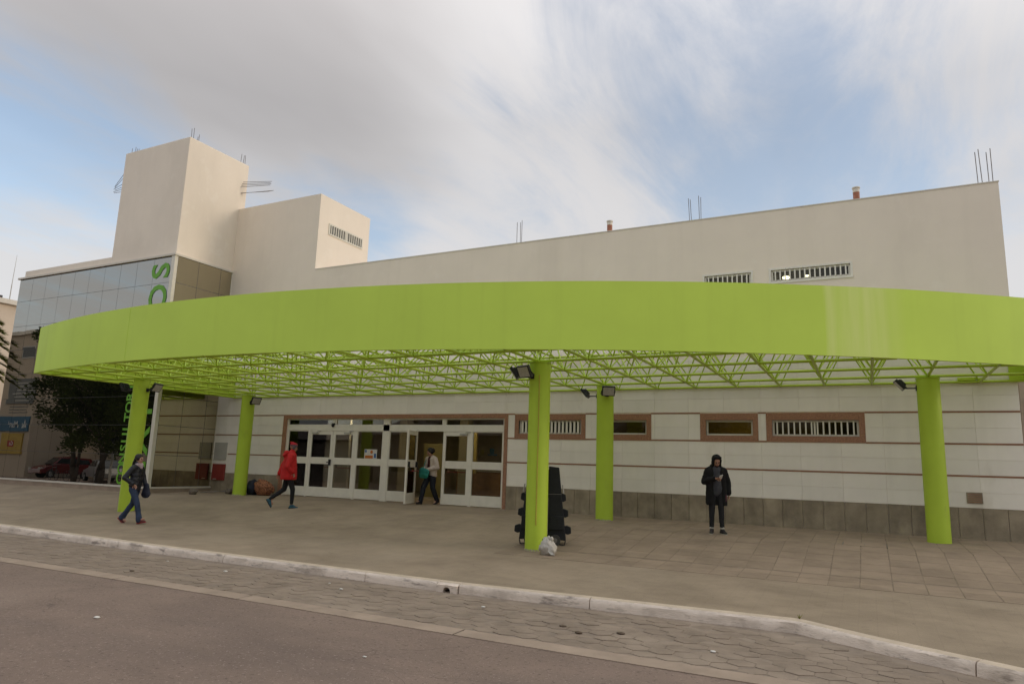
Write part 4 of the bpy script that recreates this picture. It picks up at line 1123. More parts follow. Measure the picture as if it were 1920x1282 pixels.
tag(nb_, 'dark navy cloth bag beside the orange patterned bundle', 'bag')
M['rough_conc'] = mat('rough_concrete', (.16, .13, .10), .95, .3, 9, .6, 30)
for (x, y), lb in (((-19.55, -1.75), 'small broken concrete block near the glass corner'), ((-18.95, -.85), 'small broken concrete block close to the left back column')):
    o = lumpy('concrete_block', (x, y, gz(y)), (.15, .12, .10), M['rough_conc'], x, .35, 4); tag(o, lb, 'concrete block', 'loose concrete blocks by the wall')
ir = MB().path([(-19.4, -1.60, gz(-1.6) + .06), (-19.2, -1.2, .05), (-18.95, -.86, .08)], .012, 6).build('iron_rod', M['steel']); tag(ir, 'thin iron rod lying between the two concrete blocks', 'rod')

# ------------------------------------------------------------------ people
class Body:
    def __init__(s): s.q = MB()
    def cap(s, p, q, r0, r1=None, flat=None, n=14):
        """tapered capsule; flat=(direction, scale) squeezes the section along one direction"""
        p, q = Vector(p), Vector(q); r1 = r0 if r1 is None else r1
        d = q - p; ln = d.length
        d = d.normalized() if ln > 1e-6 else Vector((0, 0, 1))
        if flat: u = Vector(flat[0]); u = (u - d * u.dot(d)); u = u.normalized() if u.length > 1e-5 else d.orthogonal().normalized(); k = flat[1]
        else: u = d.orthogonal().normalized(); k = 1.0
        w = d.cross(u); vs = []; rings = []
        for t in (-.98, -.8, -.45, 0): rings.append((p + d * r0 * t, r0 * math.sqrt(max(0, 1 - t * t))))
        for t in (0, .45, .8, .98): rings.append((q + d * r1 * t, r1 * math.sqrt(max(0, 1 - t * t))))
        for c, r in rings:
            for i in range(n):
                a = 2 * math.pi * i / n; vs.append(c + u * math.cos(a) * r * k + w * math.sin(a) * r)
        fs = []
        for j in range(len(rings) - 1):
            for i in range(n): fs.append((j * n + i, j * n + (i + 1) % n, (j + 1) * n + (i + 1) % n, (j + 1) * n + i))
        fs += [tuple(range(n - 1, -1, -1)), tuple(range((len(rings) - 1) * n, len(rings) * n))]
        s.q.add(vs, fs); return s
    def ball(s, c, sx, sy, sz, rot=None, n=16):
        m = MB().sphere((0, 0, 0), 1, sx, sy, sz, n, 10); c = Vector(c)
        vs = [(rot @ Vector(v) if rot else Vector(v)) + c for v in m.v]
        s.q.add(vs, m.f); return s
    def make(s, name, m, parent, voxel=.011, smooth=4, wrinkle=0.0, wf=9.0, cut=None):
        o = s.q.build(name, m, None)
        r = o.modifiers.new('r', 'REMESH'); r.mode = 'VOXEL'; r.voxel_size = voxel
        if smooth:
            k = o.modifiers.new('s', 'SMOOTH'); k.factor = .5; k.iterations = smooth
        dg = bpy.context.evaluated_depsgraph_get()
        me = bpy.data.meshes.new_from_object(o.evaluated_get(dg))
        o.modifiers.clear(); old = o.data; o.data = me; bpy.data.meshes.remove(old)
        if wrinkle or cut:
            b = bmesh.new(); b.from_mesh(me)
            if cut:
                for co, no in cut:
                    bmesh.ops.bisect_plane(b, geom=b.verts[:] + b.edges[:] + b.faces[:], plane_co=co, plane_no=no, clear_outer=True)
            if wrinkle:
                b.normal_update()
                for v in b.verts:
                    p = v.co
                    d = noise.noise(Vector((p.x * wf, p.y * wf, p.z * wf * 1.7))) + .5 * noise.noise(p * wf * 2.6)
                    v.co = p + v.normal * d * wrinkle
            b.to_mesh(me); b.free()
        for p in me.polygons: p.use_smooth = True
        me.materials.clear(); me.materials.append(m)
        o.parent = parent
        return o
def F(side, fwd, up): return Vector((side, -fwd, up))
SKIN = mat('skin', (.36, .19, .125), .55, .08, 20)
SKIN2 = mat('skin_light', (.42, .235, .165), .55, .08, 20)
def hand(b, wrist, direction, palm_normal, s=1.0, curl=.5, thumb_side=1):
    d = Vector(direction).normalized(); nrm = Vector(palm_normal).normalized(); side = d.cross(nrm).normalized() * thumb_side; nrm = side.cross(d).normalized()
    w = Vector(wrist)
    b.cap(w, w + d * .075 * s, .026 * s, .034 * s, (nrm, .48))
    for i, (off, ln) in enumerate(((.028, .068), (.009, .078), (-.010, .072), (-.028, .056))):
        k0 = w + d * .085 * s + side * off * s
        k1 = k0 + (d * math.cos(curl) + nrm * math.sin(curl)) * ln * .5 * s
        k2 = k1 + (d * math.cos(curl * 2.2) + nrm * math.sin(curl * 2.2)) * ln * .5 * s
        b.cap(k0 - d * .02, k1, .0092 * s, .0088 * s, None, 8); b.cap(k1, k2, .0088 * s, .0075 * s, None, 8)
    t0 = w + d * .025 * s + side * .026 * s
    t1 = t0 + (d * .6 + side * .65 + nrm * .35).normalized() * .042 * s
    b.cap(t0, t1, .0115 * s, .010 * s, None, 8); b.cap(t1, t1 + (d * .85 + side * .2 + nrm * .5).normalized() * .03 * s, .010 * s, .0085 * s, None, 8)
def head_parts(b, c, rot, s=1.0):
    T = lambda x, y, z: Vector(c) + rot @ (F(x, y, z) * s)
    b.ball(T(0, -.012, .028), .076 * s, .093 * s, .088 * s, rot)
    b.ball(T(0, .022, -.035), .060 * s, .066 * s, .078 * s, rot)
    b.ball(T(0, .052, -.088), .030 * s, .026 * s, .024 * s, rot)
    b.cap(T(0, .083, .012), T(0, .103, -.022), .008 * s, .0125 * s)
    b.cap(T(-.034, .075, .020), T(.034, .075, .020), .0125 * s)
    b.cap(T(-.016, .084, -.055), T(.016, .084, -.055), .009 * s)
    b.ball(T(-.043, .060, -.015), .022 * s, .018 * s, .018 * s, rot); b.ball(T(.043, .060, -.015), .022 * s, .018 * s, .018 * s, rot)
    for e in (-1, 1): b.cap(T(e * .077, -.005, .012), T(e * .078, .0, -.022), .013 * s, .010 * s)
    return T
def face_bits(root, T, s, lip=(.24, .06, .055)):
    ev = MB(); 
    for e in (-1, 1): ev.sphere(T(e * .031, .083, .003), .0095 * s, 1.3, 1, .75, 10, 8)
    ev.build('eyes', mat('eye_dark', (.02, .013, .01), .2, .1, 9), root, smooth=True)
    bw = MB()
    for e in (-1, 1): bw.tube(T(e * .016, .091, .022), T(e * .048, .080, .026), .0045 * s, n=6)
    bw.build('eyebrows', mat('brow', (.02, .014, .01), .8, .1, 9), root)
    MB().tube(T(-.020, .090, -.054), T(.020, .090, -.054), .006 * s, n=6).build('lips', mat('lips', lip, .5, .1, 9), root)
def shoe(b, ankle, d, up=Vector((0, 0, 1)), s=1.0, sole=False):
    d = Vector(d).normalized(); a = Vector(ankle); lat = d.cross(up).normalized()
    if sole:
        b.cap(a - d * .045 * s - up * .078 * s, a + d * .155 * s - up * .082 * s, .042 * s, .042 * s, (up, .34)); return
    b.cap(a - up * .02, a - d * .03 * s - up * .055 * s, .047 * s, .042 * s)
    b.cap(a - d * .03 * s - up * .055 * s, a + d * .15 * s - up * .065 * s, .042 * s, .036 * s, (up, .85))
    b.cap(a, a + d * .10 * s - up * .05 * s, .038 * s, .036 * s)
def hose(b, hipc, hips, knees, ankles, r=(.088, .062, .048), flare=0.0, seat=.125):
    b.ball(hipc + Vector((0, 0, .02)), seat + .03, seat - .02, .13)
    for h, k, a in zip(hips, knees, ankles):
        b.cap(h, k, r[0], r[1]); b.cap(k, a, r[1], r[2])
        if flare: b.cap(k + (a - k) * .55, a, r[2], r[2] + flare)
def person(name_label, loc, facing, h, P):
    x, y = loc
    root = empty('person', (x, y, gz(y)), math.atan2(facing[0], -facing[1]))
    tag(root, name_label, 'person')
    return root
HIPS = lambda z, w=.09: (F(w, 0, z), F(-w, 0, z))
from mathutils import Euler
def hrot(yaw=0, pitch=0, roll=0):
    """yaw to the person's left, pitch down"""
    return Euler((0, 0, yaw)).to_matrix() @ Euler((pitch, 0, 0)).to_matrix() @ Euler((0, roll, 0)).to_matrix()

# --- woman in black padded jacket, walking right along the pavement
s = .945
g1 = person('woman in black padded jacket, pale scarf and jeans walking past the leftmost front column', (-15.62, -6.58), (.93, .37), 1.6, None)
S = lambda a, b_, c: F(a, b_, c) * s
lA, rA = S(.08, -.30, .13), S(-.09, .27, .10)
lK, rK = S(.085, -.06, .50), S(-.09, .17, .49)
hip = S(0, .0, .90)
b = Body()
hr = hrot(R(-8), R(4)); hc = S(0, .03, 1.585)
T1 = head_parts(b, hc, hr, s)
b.cap(S(0, 0, 1.40), S(0, .015, 1.52), .05 * s, .046 * s)
b.cap(S(0, 0, .95), S(0, 0, 1.32), .10, .11, (F(0, 1, 0), .7))
rE, rW = S(-.28, -.12, 1.12), S(-.20, .07, .97)
lE, lW = S(.25, .04, 1.10), S(.22, .16, .87)
for sh, e, w in ((S(.165, 0, 1.37), lE, lW), (S(-.165, 0, 1.37), rE, rW)): b.cap(sh, e, .045, .037); b.cap(e, w, .036, .026)
b.cap(S(.165, 0, 1.37), S(-.165, 0, 1.37), .05, .05)
hand(b, lW, F(0, .25, -1), F(-1, .2, 0), .92, .7, 1); hand(b, rW, F(.35, .5, -.6), F(1, 0, .2), .92, .5, -1)
for hh, k, a in zip(HIPS(.85), (lK, rK), (lA, rA)): b.cap(hh * s, k, .06, .045); b.cap(k, a, .045, .032)
for a, d in ((lA, F(0, .75, -.66)), (rA, F(-.1, 1, .22))): b.cap(a, a + d * .12, .03, .025)
b.make('body', SKIN2, g1, .0065, 3); face_bits(g1, T1, s)
b = Body(); hose(b, hip, [v * s for v in HIPS(.84)], (lK, rK), (lA + Vector((0, 0, .0)), rA + Vector((0, 0, .0))), (.085, .063, .055), .018)
b.make('jeans', mat('blue_jeans', (.026, .040, .078), .85, .35, 7, .3, 60), g1, .011, 3, .004, 14)
b = Body()
b.cap(S(0, -.005, .95), S(0, 0, 1.12), .150, .135, (F(0, 1, 0), .80)); b.cap(S(0, 0, 1.12), S(0, 0, 1.34), .135, .128, (F(0, 1, 0), .82))
b.cap(S(.13, 0, 1.36), S(-.13, 0, 1.36), .085, .085); b.cap(S(0, -.005, .90), S(0, -.005, .95), .150, .150, (F(0, 1, 0), .82))
for sh, e, w in ((S(.165, 0, 1.36), lE, lW), (S(-.165, 0, 1.36), rE, rW)):
    b.cap(sh, e, .070, .062)
    n_ = 3
    for k in range(n_ + 1): b.ball(e + (w - e) * (k / n_ * .92), .056, .056, .056)
    b.cap(e, w * .95 + e * .05, .056, .046)
b.cap(S(0, -.01, 1.40), S(0, .0, 1.47), .075, .068)
for k in range(4): b.cap(S(-.02, 0, .96 + .11 * k), S(.02, 0, .96 + .11 * k), .152 - .004 * k, None, (F(0, 1, 0), .84))
b.make('padded_jacket', mat('black_nylon', (.012, .013, .018), .45, .3, 8), g1, .011, 3, .005, 12)
b = Body(); b.cap(S(-.03, .03, 1.44), S(.04, .04, 1.45), .075, .07, (F(0, 0, 1), .7)); b.ball(S(0, .10, 1.40), .06, .035, .06)
b.make('scarf', mat('pale_mauve_scarf', (.42, .32, .34), .9, .25, 30, .3, 40), g1, .010, 2, .008, 26)
b = Body(); TT = lambda x, y, z: hc + hr @ (F(x, y, z) * s)
b.ball(TT(0, -.028, .045), .086, .098, .088, hr); b.cap(TT(0, -.10, .02), TT(-.01, -.14, -.10), .040, .035); b.cap(TT(-.01, -.14, -.10), TT(-.03, -.15, -.22), .035, .018)
b.ball(TT(.06, .0, .02), .03, .05, .06, hr); b.ball(TT(-.06, .0, .02), .03, .05, .06, hr)
b.make('hair', mat('dark_hair', (.012, .009, .008), .5, .3, 30), g1, .009, 2, .004, 30)
bg_ = Body(); bg_.cap(S(.20, .17, .93), S(.20, .18, .74), .07, .11, (F(1, 0, 0), .45)); bg_.cap(S(.20, .16, .72), S(.20, .20, .72), .10, .10, (F(1, 0, 0), .45))
for sd, a, d in ((1, lA, F(0, .75, -.66)), (-1, rA, F(-.1, 1, .22))):
    b = Body(); up = (F(0, .66, .75) if sd > 0 else F(0, -.2, .98)); shoe(b, a, d, up, .92)
    b.make('shoe', mat('dark_red_shoe', (.10, .016, .016), .5, .3, 12), g1, .008, 2)
    b = Body(); shoe(b, a, d, up, .92, True); b.make('sole', mat('red_sole', (.28, .03, .03), .6, .2, 12), g1, .007, 1)
hb_ = bg_.make('shoulder_bag', mat('navy_bag', (.018, .021, .038), .6, .3, 10), None, .011, 3, .006, 10)
hb_.location = g1.location; hb_.rotation_euler = g1.rotation_euler
tag(hb_, 'dark navy bag hanging at the side of the walking woman in jeans', 'bag')

# --- woman in red hooded coat
s = 1.02
g2 = person('woman in red hooded coat and grey red knitted hat walking towards the doors', (-13.98, -3.30), (.60, .80), 1.76, None)
S = lambda a, b_, c: F(a, b_, c) * s
rA, lA = S(-.09, .12, .085), S(.09, -.40, .205)
rK, lK = S(-.095, .12, .49), S(.09, -.07, .485)
hip = S(0, 0, .90); hr = hrot(R(6), R(10)); hc = S(0, .07, 1.575)
b = Body(); T2 = head_parts(b, hc, hr, s)
b.cap(S(0, .01, 1.40), S(0, .045, 1.52), .052, .048); b.cap(S(0, 0, .95), S(0, .02, 1.32), .11, .115, (F(0, 1, 0), .75))
rE, rW = S(-.27, -.10, 1.08), S(-.23, .07, .93)
lE, lW = S(.24, -.13, 1.09), S(.20, -.22, .87)
for sh, e, w in ((S(.17, 0, 1.37), lE, lW), (S(-.17, 0, 1.37), rE, rW)): b.cap(sh, e, .048, .04); b.cap(e, w, .038, .028)
b.cap(S(.165, 0, 1.37), S(-.165, 0, 1.37), .055, .055)
hand(b, lW, F(0, -.35, -1), F(-1, 0, 0), .95, .5, 1); hand(b, rW, F(.5, .3, -.8), F(1, 0, .2), .9, .5, -1)
for hh, k, a in zip(HIPS(.85), (lK, rK), (lA, rA)): b.cap(hh * s, k, .062, .047); b.cap(k, a, .047, .033)
for a, d in ((lA, F(0, .55, -.83)), (rA, F(0, 1, 0))): b.cap(a, a + d * .12 - (F(0, 0, .04) if d.z > -.2 else Vector((0, 0, 0))), .03, .025)
b.make('body', SKIN, g2, .0065, 3); face_bits(g2, T2, s)
b = Body(); hose(b, hip, [v * s for v in HIPS(.84)], (lK, rK), (lA + Vector((0, 0, .03)), rA + Vector((0, 0, .05))), (.096, .066, .045))
b.make('leggings', mat('black_leggings', (.009, .009, .010), .8, .25, 12), g2, .011, 3, .003, 14)
b = Body()
b.cap(S(0, .0, .80), S(0, .0, 1.05), .235, .215, (F(0, 1, 0), .95)); b.cap(S(0, 0, 1.05), S(0, .01, 1.33), .215, .172, (F(0, 1, 0), .95))
b.cap(S(.12, 0, 1.35), S(-.12, 0, 1.35), .10, .10)
for sh, e, w in ((S(.17, 0, 1.355), lE, lW), (S(-.17, 0, 1.355), rE, rW)): b.cap(sh, e, .080, .068); b.cap(e, e + (w - e) * .93, .066, .056)
b.cap(S(0, .03, 1.40), S(0, .05, 1.475), .085, .078); b.cap(S(-.05, -.10, 1.42), S(.05, -.10, 1.42), .085, .085, (F(0, 1, 0), .8)); b.cap(S(-.06, -.145, 1.37), S(.06, -.145, 1.37), .05, .05)
b.make('hooded_coat', mat('red_coat', (.48, .014, .014), .8, .14, 7, .2, 50), g2, .012, 4, .006, 9, cut=[(Vector((0, 0, .755)), Vector((0, 0, -1)))])
b = Body(); TT = lambda x, y, z: hc + hr @ (F(x, y, z) * s)
b.ball(TT(0, -.010, .058), .090, .106, .080, hr); b.ball(TT(.07, -.01, .0), .025, .045, .055, hr); b.ball(TT(-.07, -.01, .0), .025, .045, .055, hr); b.cap(TT(0, -.05, .13), TT(0, -.12, .12), .022, .02)
def hat_mat():
    m = mat('knitted_hat', (.11, .085, .095), .95, .2, 20, .5, 60); t = m.node_tree; bb = t.nodes['Principled BSDF']; src = bb.inputs['Base Color'].links[0].from_socket
    tcn = N(t, 'ShaderNodeTexCoord'); sp = N(t, 'ShaderNodeSeparateXYZ'); L(t, tcn.outputs['Object'], sp.inputs[0])
    r = N(t, 'ShaderNodeMapRange'); r.inputs['From Min'].default_value = hc.z + .07; r.inputs['From Max'].default_value = hc.z + .085
    L(t, sp.outputs[2], r.inputs['Value']); mx = N(t, 'ShaderNodeMix', data_type='RGBA'); mx.inputs['B'].default_value = (.42, .02, .03, 1)
    L(t, src, mx.inputs['A']); L(t, r.outputs[0], mx.inputs['Factor']); L(t, mx.outputs['Result'], bb.inputs['Base Color']); return m
b.make('knitted_hat', hat_mat(), g2, .009, 2, .005, 30)
for a, d, up in ((lA, F(0, .55, -.83), F(0, .83, .55)), (rA, F(0, 1, 0), Vector((0, 0, 1)))):
    b = Body(); shoe(b, a, d, up, .98); b.make('shoe', mat('teal_shoe', (.022, .085, .12), .6, .3, 14), g2, .008, 2)
    b = Body(); shoe(b, a, d, up, .98, True); b.make('sole', mat('dark_sole', (.03, .03, .03), .7, .2, 12), g2, .007, 1)

# --- woman coming out of the open door
s = .965
g3 = person('woman in pale pink padded jacket stepping out through the open entrance door', (-11.62, .04), (-.30, -.95), 1.62, None)
S = lambda a, b_, c: F(a, b_, c) * s
rA, lA = S(-.10, .26, .09), S(.10, -.22, .12)
rK, lK = S(-.10, .18, .49), S(.10, -.02, .49)
hip = S(0, 0, .90); hr = hrot(R(-14), R(18)); hc = S(0, .065, 1.565)
b = Body(); T3 = head_parts(b, hc, hr, s)
b.cap(S(0, 0, 1.40), S(0, .045, 1.51), .052, .05); b.cap(S(0, 0, .95), S(0, .01, 1.32), .12, .12, (F(0, 1, 0), .8))
rE, rW = S(-.27, -.02, 1.10), S(-.21, .20, .98)
lE, lW = S(.27, -.02, 1.11), S(.04, .24, 1.02)
for sh, e, w in ((S(.17, 0, 1.37), lE, lW), (S(-.17, 0, 1.37), rE, rW)): b.cap(sh, e, .048, .04); b.cap(e, w, .038, .028)
b.cap(S(.165, 0, 1.37), S(-.165, 0, 1.37), .055, .055)
hand(b, lW, F(-1, .1, -.3), F(0, -1, -.2), .95, .5, 1); hand(b, rW, F(.1, .5, -.8), F(1, 0, .2), .95, .5, -1)
for hh, k, a in zip(HIPS(.85, .10), (lK, rK), (lA, rA)): b.cap(hh * s, k, .065, .05); b.cap(k, a, .048, .034)
for a, d in ((lA, F(0, .9, -.4)), (rA, F(0, 1, .05))): b.cap(a, a + d * .11 - Vector((0, 0, .03)), .03, .025)
b.make('body', SKIN2, g3, .0065, 3); face_bits(g3, T3, s)
b = Body(); hose(b, hip, [v * s for v in HIPS(.84, .10)], (lK, rK), (lA, rA), (.105, .078, .068))
b.make('trousers', mat('navy_trousers', (.012, .014, .022), .85, .25, 8), g3, .011, 3, .005, 10)
b = Body()
for sd in (-1, 1):
    b.cap(S(sd * .10, -.02, .88), S(sd * .10, 0, 1.32), .125, .105, (F(1, 0, 0), .9))
b.cap(S(0, -.08, .88), S(0, -.06, 1.34), .12, .10); b.cap(S(.11, 0, 1.35), S(-.11, 0, 1.35), .095, .095)
for sh, e, w in ((S(.17, 0, 1.355), lE, lW), (S(-.17, 0, 1.355), rE, rW)): b.cap(sh, e, .085, .075); b.cap(e, e + (w - e) * .85, .072, .058)
b.cap(S(-.06, -.02, 1.40), S(.06, -.02, 1.40), .08, .08)
b.make('padded_jacket', mat('pale_pink_nylon', (.52, .43, .37), .6, .1, 9), g3, .012, 3, .007, 11, cut=[(Vector((0, 0, .80)), Vector((0, 0, -1)))])
b = Body(); b.cap(S(0, .06, .98), S(0, .055, 1.36), .10, .085, (F(0, 1, 0), .6)); b.make('dark_red_shirt', mat('maroon_shirt', (.06, .012, .016), .9, .2, 12), g3, .012, 3)
b = Body(); TT = lambda x, y, z: hc + hr @ (F(x, y, z) * s)
b.ball(TT(0, -.03, .045), .092, .100, .092, hr); b.ball(TT(0, -.11, .03), .065, .055, .075, hr); b.ball(TT(.07, -.03, .0), .03, .05, .06, hr); b.ball(TT(-.07, -.03, .0), .03, .05, .06, hr)
b.make('hair', mat('curly_hair', (.010, .008, .008), .6, .3, 40), g3, .010, 1, .014, 34)
for a, d, up in ((lA, F(0, .9, -.4), F(0, .4, .9)), (rA, F(0, 1, .05), F(0, -.05, 1))):
    b = Body(); shoe(b, a, d, up, .95); b.make('shoe', mat('dark_shoe', (.03, .026, .026), .6, .3, 14), g3, .008, 2)
b = Body(); b.cap(S(-.12, .25, .98), S(.10, .24, .96), .12, .10, (F(0, 1, 0), .5)); b.cap(S(-.12, .26, .88), S(.08, .25, .87), .11, .10, (F(0, 1, 0), .5))
tb = b.make('handbag', mat('teal_bag', (.018, .20, .165), .6, .15, 10), None, .012, 3, .008, 9)
tb.location = g3.location; tb.rotation_euler = g3.rotation_euler
tag(tb, 'teal green handbag held in front of the woman in the doorway', 'bag')
MB().path([S(-.10, .22, 1.05), S(-.14, .13, 1.25), S(-.10, .05, 1.42)], .012, 6).build('bag_strap', mat('teal_strap', (.018, .17, .14), .6, .1, 9), tb)

# --- man in black with hood, looking at his telephone
s = 1.0
g4 = person('man in black hooded coat looking down at his telephone in front of the tiled wall', (-2.88, -2.36), (.28, -.96), 1.7, None)
S = lambda a, b_, c: F(a, b_, c) * s
rA, lA = S(-.12, .02, .09), S(.11, .04, .09)
rK, lK = S(-.11, .02, .49), S(.10, .03, .49)
hip = S(0, -.01, .90); hr = hrot(R(10), R(26)); hc = S(.015, .05, 1.535)
b = Body(); T4 = head_parts(b, hc, hr, s)
b.cap(S(0, -.01, 1.37), S(0, .02, 1.47), .055, .052); b.cap(S(0, 0, .95), S(0, -.01, 1.30), .115, .12, (F(0, 1, 0), .75))
rE, rW = S(-.27, .0, 1.10), S(-.04, .26, 1.17)
lE, lW = S(.27, -.05, 1.08), S(.28, .0, .84)
for sh, e, w in ((S(.18, -.01, 1.35), lE, lW), (S(-.18, -.01, 1.35), rE, rW)): b.cap(sh, e, .05, .042); b.cap(e, w, .04, .03)
b.cap(S(.17, 0, 1.34), S(-.17, 0, 1.34), .06, .06)
hand(b, rW, F(1, .25, .15), F(.0, -.5, .85), 1.0, .75, -1); hand(b, lW, F(0, .1, -1), F(-1, 0, 0), 1.0, .5, 1)
for hh, k, a in zip(HIPS(.85, .09), (lK, rK), (lA, rA)): b.cap(hh * s, k, .062, .047); b.cap(k, a, .047, .034)
for a, d in ((lA, F(.45, 1, 0)), (rA, F(-.25, 1, 0))): b.cap(a, a + d * .11 - Vector((0, 0, .05)), .03, .025)
b.make('body', SKIN, g4, .0065, 3); face_bits(g4, T4, s)
b = Body(); hose(b, hip, [v * s for v in HIPS(.84, .09)], (lK, rK), (lA + Vector((0, 0, .06)), rA + Vector((0, 0, .06))), (.094, .068, .054))
b.make('black_jeans', mat('black_jeans', (.012, .012, .013), .85, .3, 9), g4, .011, 3, .005, 11)
b = Body(); b.cap(S(.02, .045, .95), S(.01, .03, 1.34), .125, .12, (F(0, 1, 0), .65)); b.cap(S(0, .03, .90), S(.02, .04, .95), .13, .13, (F(0, 1, 0), .65))
b.make('grey_shirt', mat('grey_shirt', (.052, .053, .060), .9, .2, 9), g4, .012, 3, .005, 10)
b = Body()
b.cap(S(0, -.07, .62), S(0, -.05, 1.30), .16, .125, (F(0, 1, 0), .75))
for sd in (-1, 1): b.cap(S(sd * (.145 if sd < 0 else .17), .02, .66 if sd < 0 else .62), S(sd * .125, .025, 1.30), .105 if sd < 0 else .075, .095 if sd < 0 else .08)
b.cap(S(.13, -.01, 1.345), S(-.13, -.01, 1.345), .09, .09)
for sh, e, w in ((S(.18, -.01, 1.335), lE, lW), (S(-.18, -.01, 1.335), rE, rW)): b.cap(sh, e, .082, .075); b.cap(e, e + (w - e) * .9, .072, .058)
b.cap(S(-.05, -.05, 1.40), S(.05, -.05, 1.40), .10, .10)
b.make('black_coat', mat('black_wool', (.0065, .0062, .0060), .95, .3, 12, .2, 60), g4, .012, 3, .006, 10, cut=[(Vector((0, 0, .60)), Vector((0, 0, -1)))])
b = Body(); TT = lambda x, y, z: hc + hr @ (F(x, y, z) * s)
b.ball(TT(0, -.045, .035), .112, .105, .118, hr); b.cap(TT(0, -.09, -.05), S(0, -.07, 1.38), .095, .10)
for e in (-1, 1): b.cap(TT(e * .085, .02, .05), TT(e * .085, .015, -.09), .026, .03)
b.cap(TT(-.06, .045, .115), TT(.06, .045, .115), .032)
b.make('hood', mat('black_hood', (.0065, .0062, .0060), .95, .3, 12), g4, .010, 2, .004, 14)
b = Body(); b.ball(TT(0, .045, -.075), .052, .05, .04, hr); b.make('beard', mat('dark_beard', (.03, .018, .012), .9, .2, 40), g4, .008, 2)
b = Body(); b.cap(S(.21, .05, .80), S(.20, .06, .69), .04, .03, (F(1, 0, 0), .5)); b.make('pink_lining', mat('plum_lining', (.13, .045, .06), .9, .2, 9), g4, .01, 2)
for a, d in ((lA, F(.45, 1, 0)), (rA, F(-.25, 1, 0))):
    b = Body(); shoe(b, a, d, Vector((0, 0, 1)), 1.05); b.make('shoe', mat('dark_sneaker', (.025, .022, .020), .7, .4, 18), g4, .008, 2)
    b = Body(); shoe(b, a, d, Vector((0, 0, 1)), 1.05, True); b.make('sole', mat('white_sole', (.40, .37, .30), .7, .2, 12), g4, .007, 1)
    MB().tube(a + Vector((0, 0, .015)), a + Vector((0, 0, .055)), .052, .050, 14).build('sock', mat('white_sock', (.48, .45, .39), .9, .1, 12), g4, smooth=True)
ph = MB().obox((0, 0, 0), (1, 0, 0), (0, 1, 0), (0, 0, 1), .037, .072, .004).build('mobile_phone', mat('white_phone', (.62, .61, .58), .25, .05, 9), None, bevel=.003)
pw_ = S(.075, .30, 1.205)
mr_ = Matrix.Rotation(g4.rotation_euler.z, 4, 'Z')
g4.scale = (.90, .93, .96)
ph.location = g4.location + (mr_ @ Vector((pw_.x * .90, pw_.y * .93, pw_.z * .96))); ph.rotation_euler = (R(-38), R(-18), g4.rotation_euler.z + R(20))
tag(ph, 'white mobile telephone in the hand of the man in black', 'phone')
MB().obox((0, 0, .0046), (1, 0, 0), (0, 1, 0), (0, 0, 1), .033, .062, .0003).build('screen', M['black'], ph)

# ------------------------------------------------------------------ surroundings: seen at the left edge and mirrored in the glass wing
M['peach'] = mat('peach_plaster', (.62, .52, .41), .85, .06, .8, .1, 30, .2)
fb = empty('far_building', (-52, 6, -.6)); tag(fb, 'peach plastered building at the left edge behind the glass wing', 'building')
box('wall', -12, 3.0, 0, 14, 0, 11.0, M['peach'], fb)
box('lower_wall', 3.0, 4.4, 2, 14, 0, 7.2, mat('grey_white_plaster', (.50, .48, .45), .85, .06, .8), fb)
box('roof_edge', -12.3, 3.3, -.3, 14.3, 11.0, 11.3, M['coping'], fb)
MB().tube((2.2, .4, 11.3), (2.2, .4, 11.65), .12, n=10).build('roof_vent', M['blackmetal'], fb)
ms = MB().tube((0, 0, -.6), (0, 0, 21), .10, .05, 8).tube((0, 0, 21), (.1, 0, 24.8), .04, .015, 6).build('antenna_mast', M['lightgrey']); ms.location = (-92.3, 27.9, 0)
tag(ms, 'thin antenna mast rising behind the peach building', 'mast')
# beige building across the street, seen only as a reflection
ob = empty('street_building', (-52.2, -15.6, -.66)); tag(ob, 'beige shop building mirrored in the left glass panes', 'building')
M['oppo'] = mat('beige_shop_wall', (.46, .38, .29), .85, .06, .8)
box('wall', -16, 0, -10, 0, 0, 10.2, M['oppo'], ob)
box('roof_edge', -16.2, .15, -10.2, .15, 10.2, 10.45, M['coping'], ob)
wn = box('window', -2.6, -.75, -.02, .03, 8.4, 9.3, M['lightgrey'], ob); box('pane', -2.5, -.85, .031, .036, 8.5, 9.2, M['dark_mullion'], wn)
M['bd_grey'] = mat('grey_board', (.16, .16, .15), .7, .1, 3); M['bd_blue'] = mat('blue_board', (.035, .11, .18), .6, .1, 3); M['bd_yellow'] = mat('yellow_sign', (.42, .28, .05), .6, .12, 3)
M['bd_white'] = mat('white_print', (.60, .60, .58), .7, .05, 3)
bs = box('notice_board', -3.4, -.12, .005, .07, 5.1, 6.9, M['bd_grey'], ob)
for i in range(6): MB().box(-2.9 + .3 * (i % 3), -.5 - .2 * (i % 2), .071, .074, 6.55 - .25 * i, 6.62 - .25 * i).build('text_line', M['lightgrey'], bs)
for i in range(3): MB().box(-3.0, -.7 - .25 * (i % 2), .005, .012, 4.85 - .2 * i, 4.92 - .2 * i).build('text_line', M['bd_grey'], ob)
bb_ = box('blue_sign', -4.4, -.18, .005, .08, 3.15, 4.2, M['bd_blue'], ob)
t_ = text_mesh('sign_text', 'Muni', .62, M['bd_white'], bb_, .004, .004, 'LEFT'); t_.rotation_euler = (R(90), 0, R(180)); t_.location = (-1.45, .085, 3.62)
q = MB()
for dx, hh in ((-.55, .35), (-.75, .62), (-.95, .35)): q.add([(dx - .16, .084, 3.4), (dx + .16, .084, 3.4), (dx, .084, 3.4 + hh)], [(0, 1, 2)])
q.build('sign_emblem', M['bd_white'], bb_)
yb2 = box('yellow_sign', -3.6, -.6, .005, .08, 1.6, 3.02, M['bd_yellow'], ob)
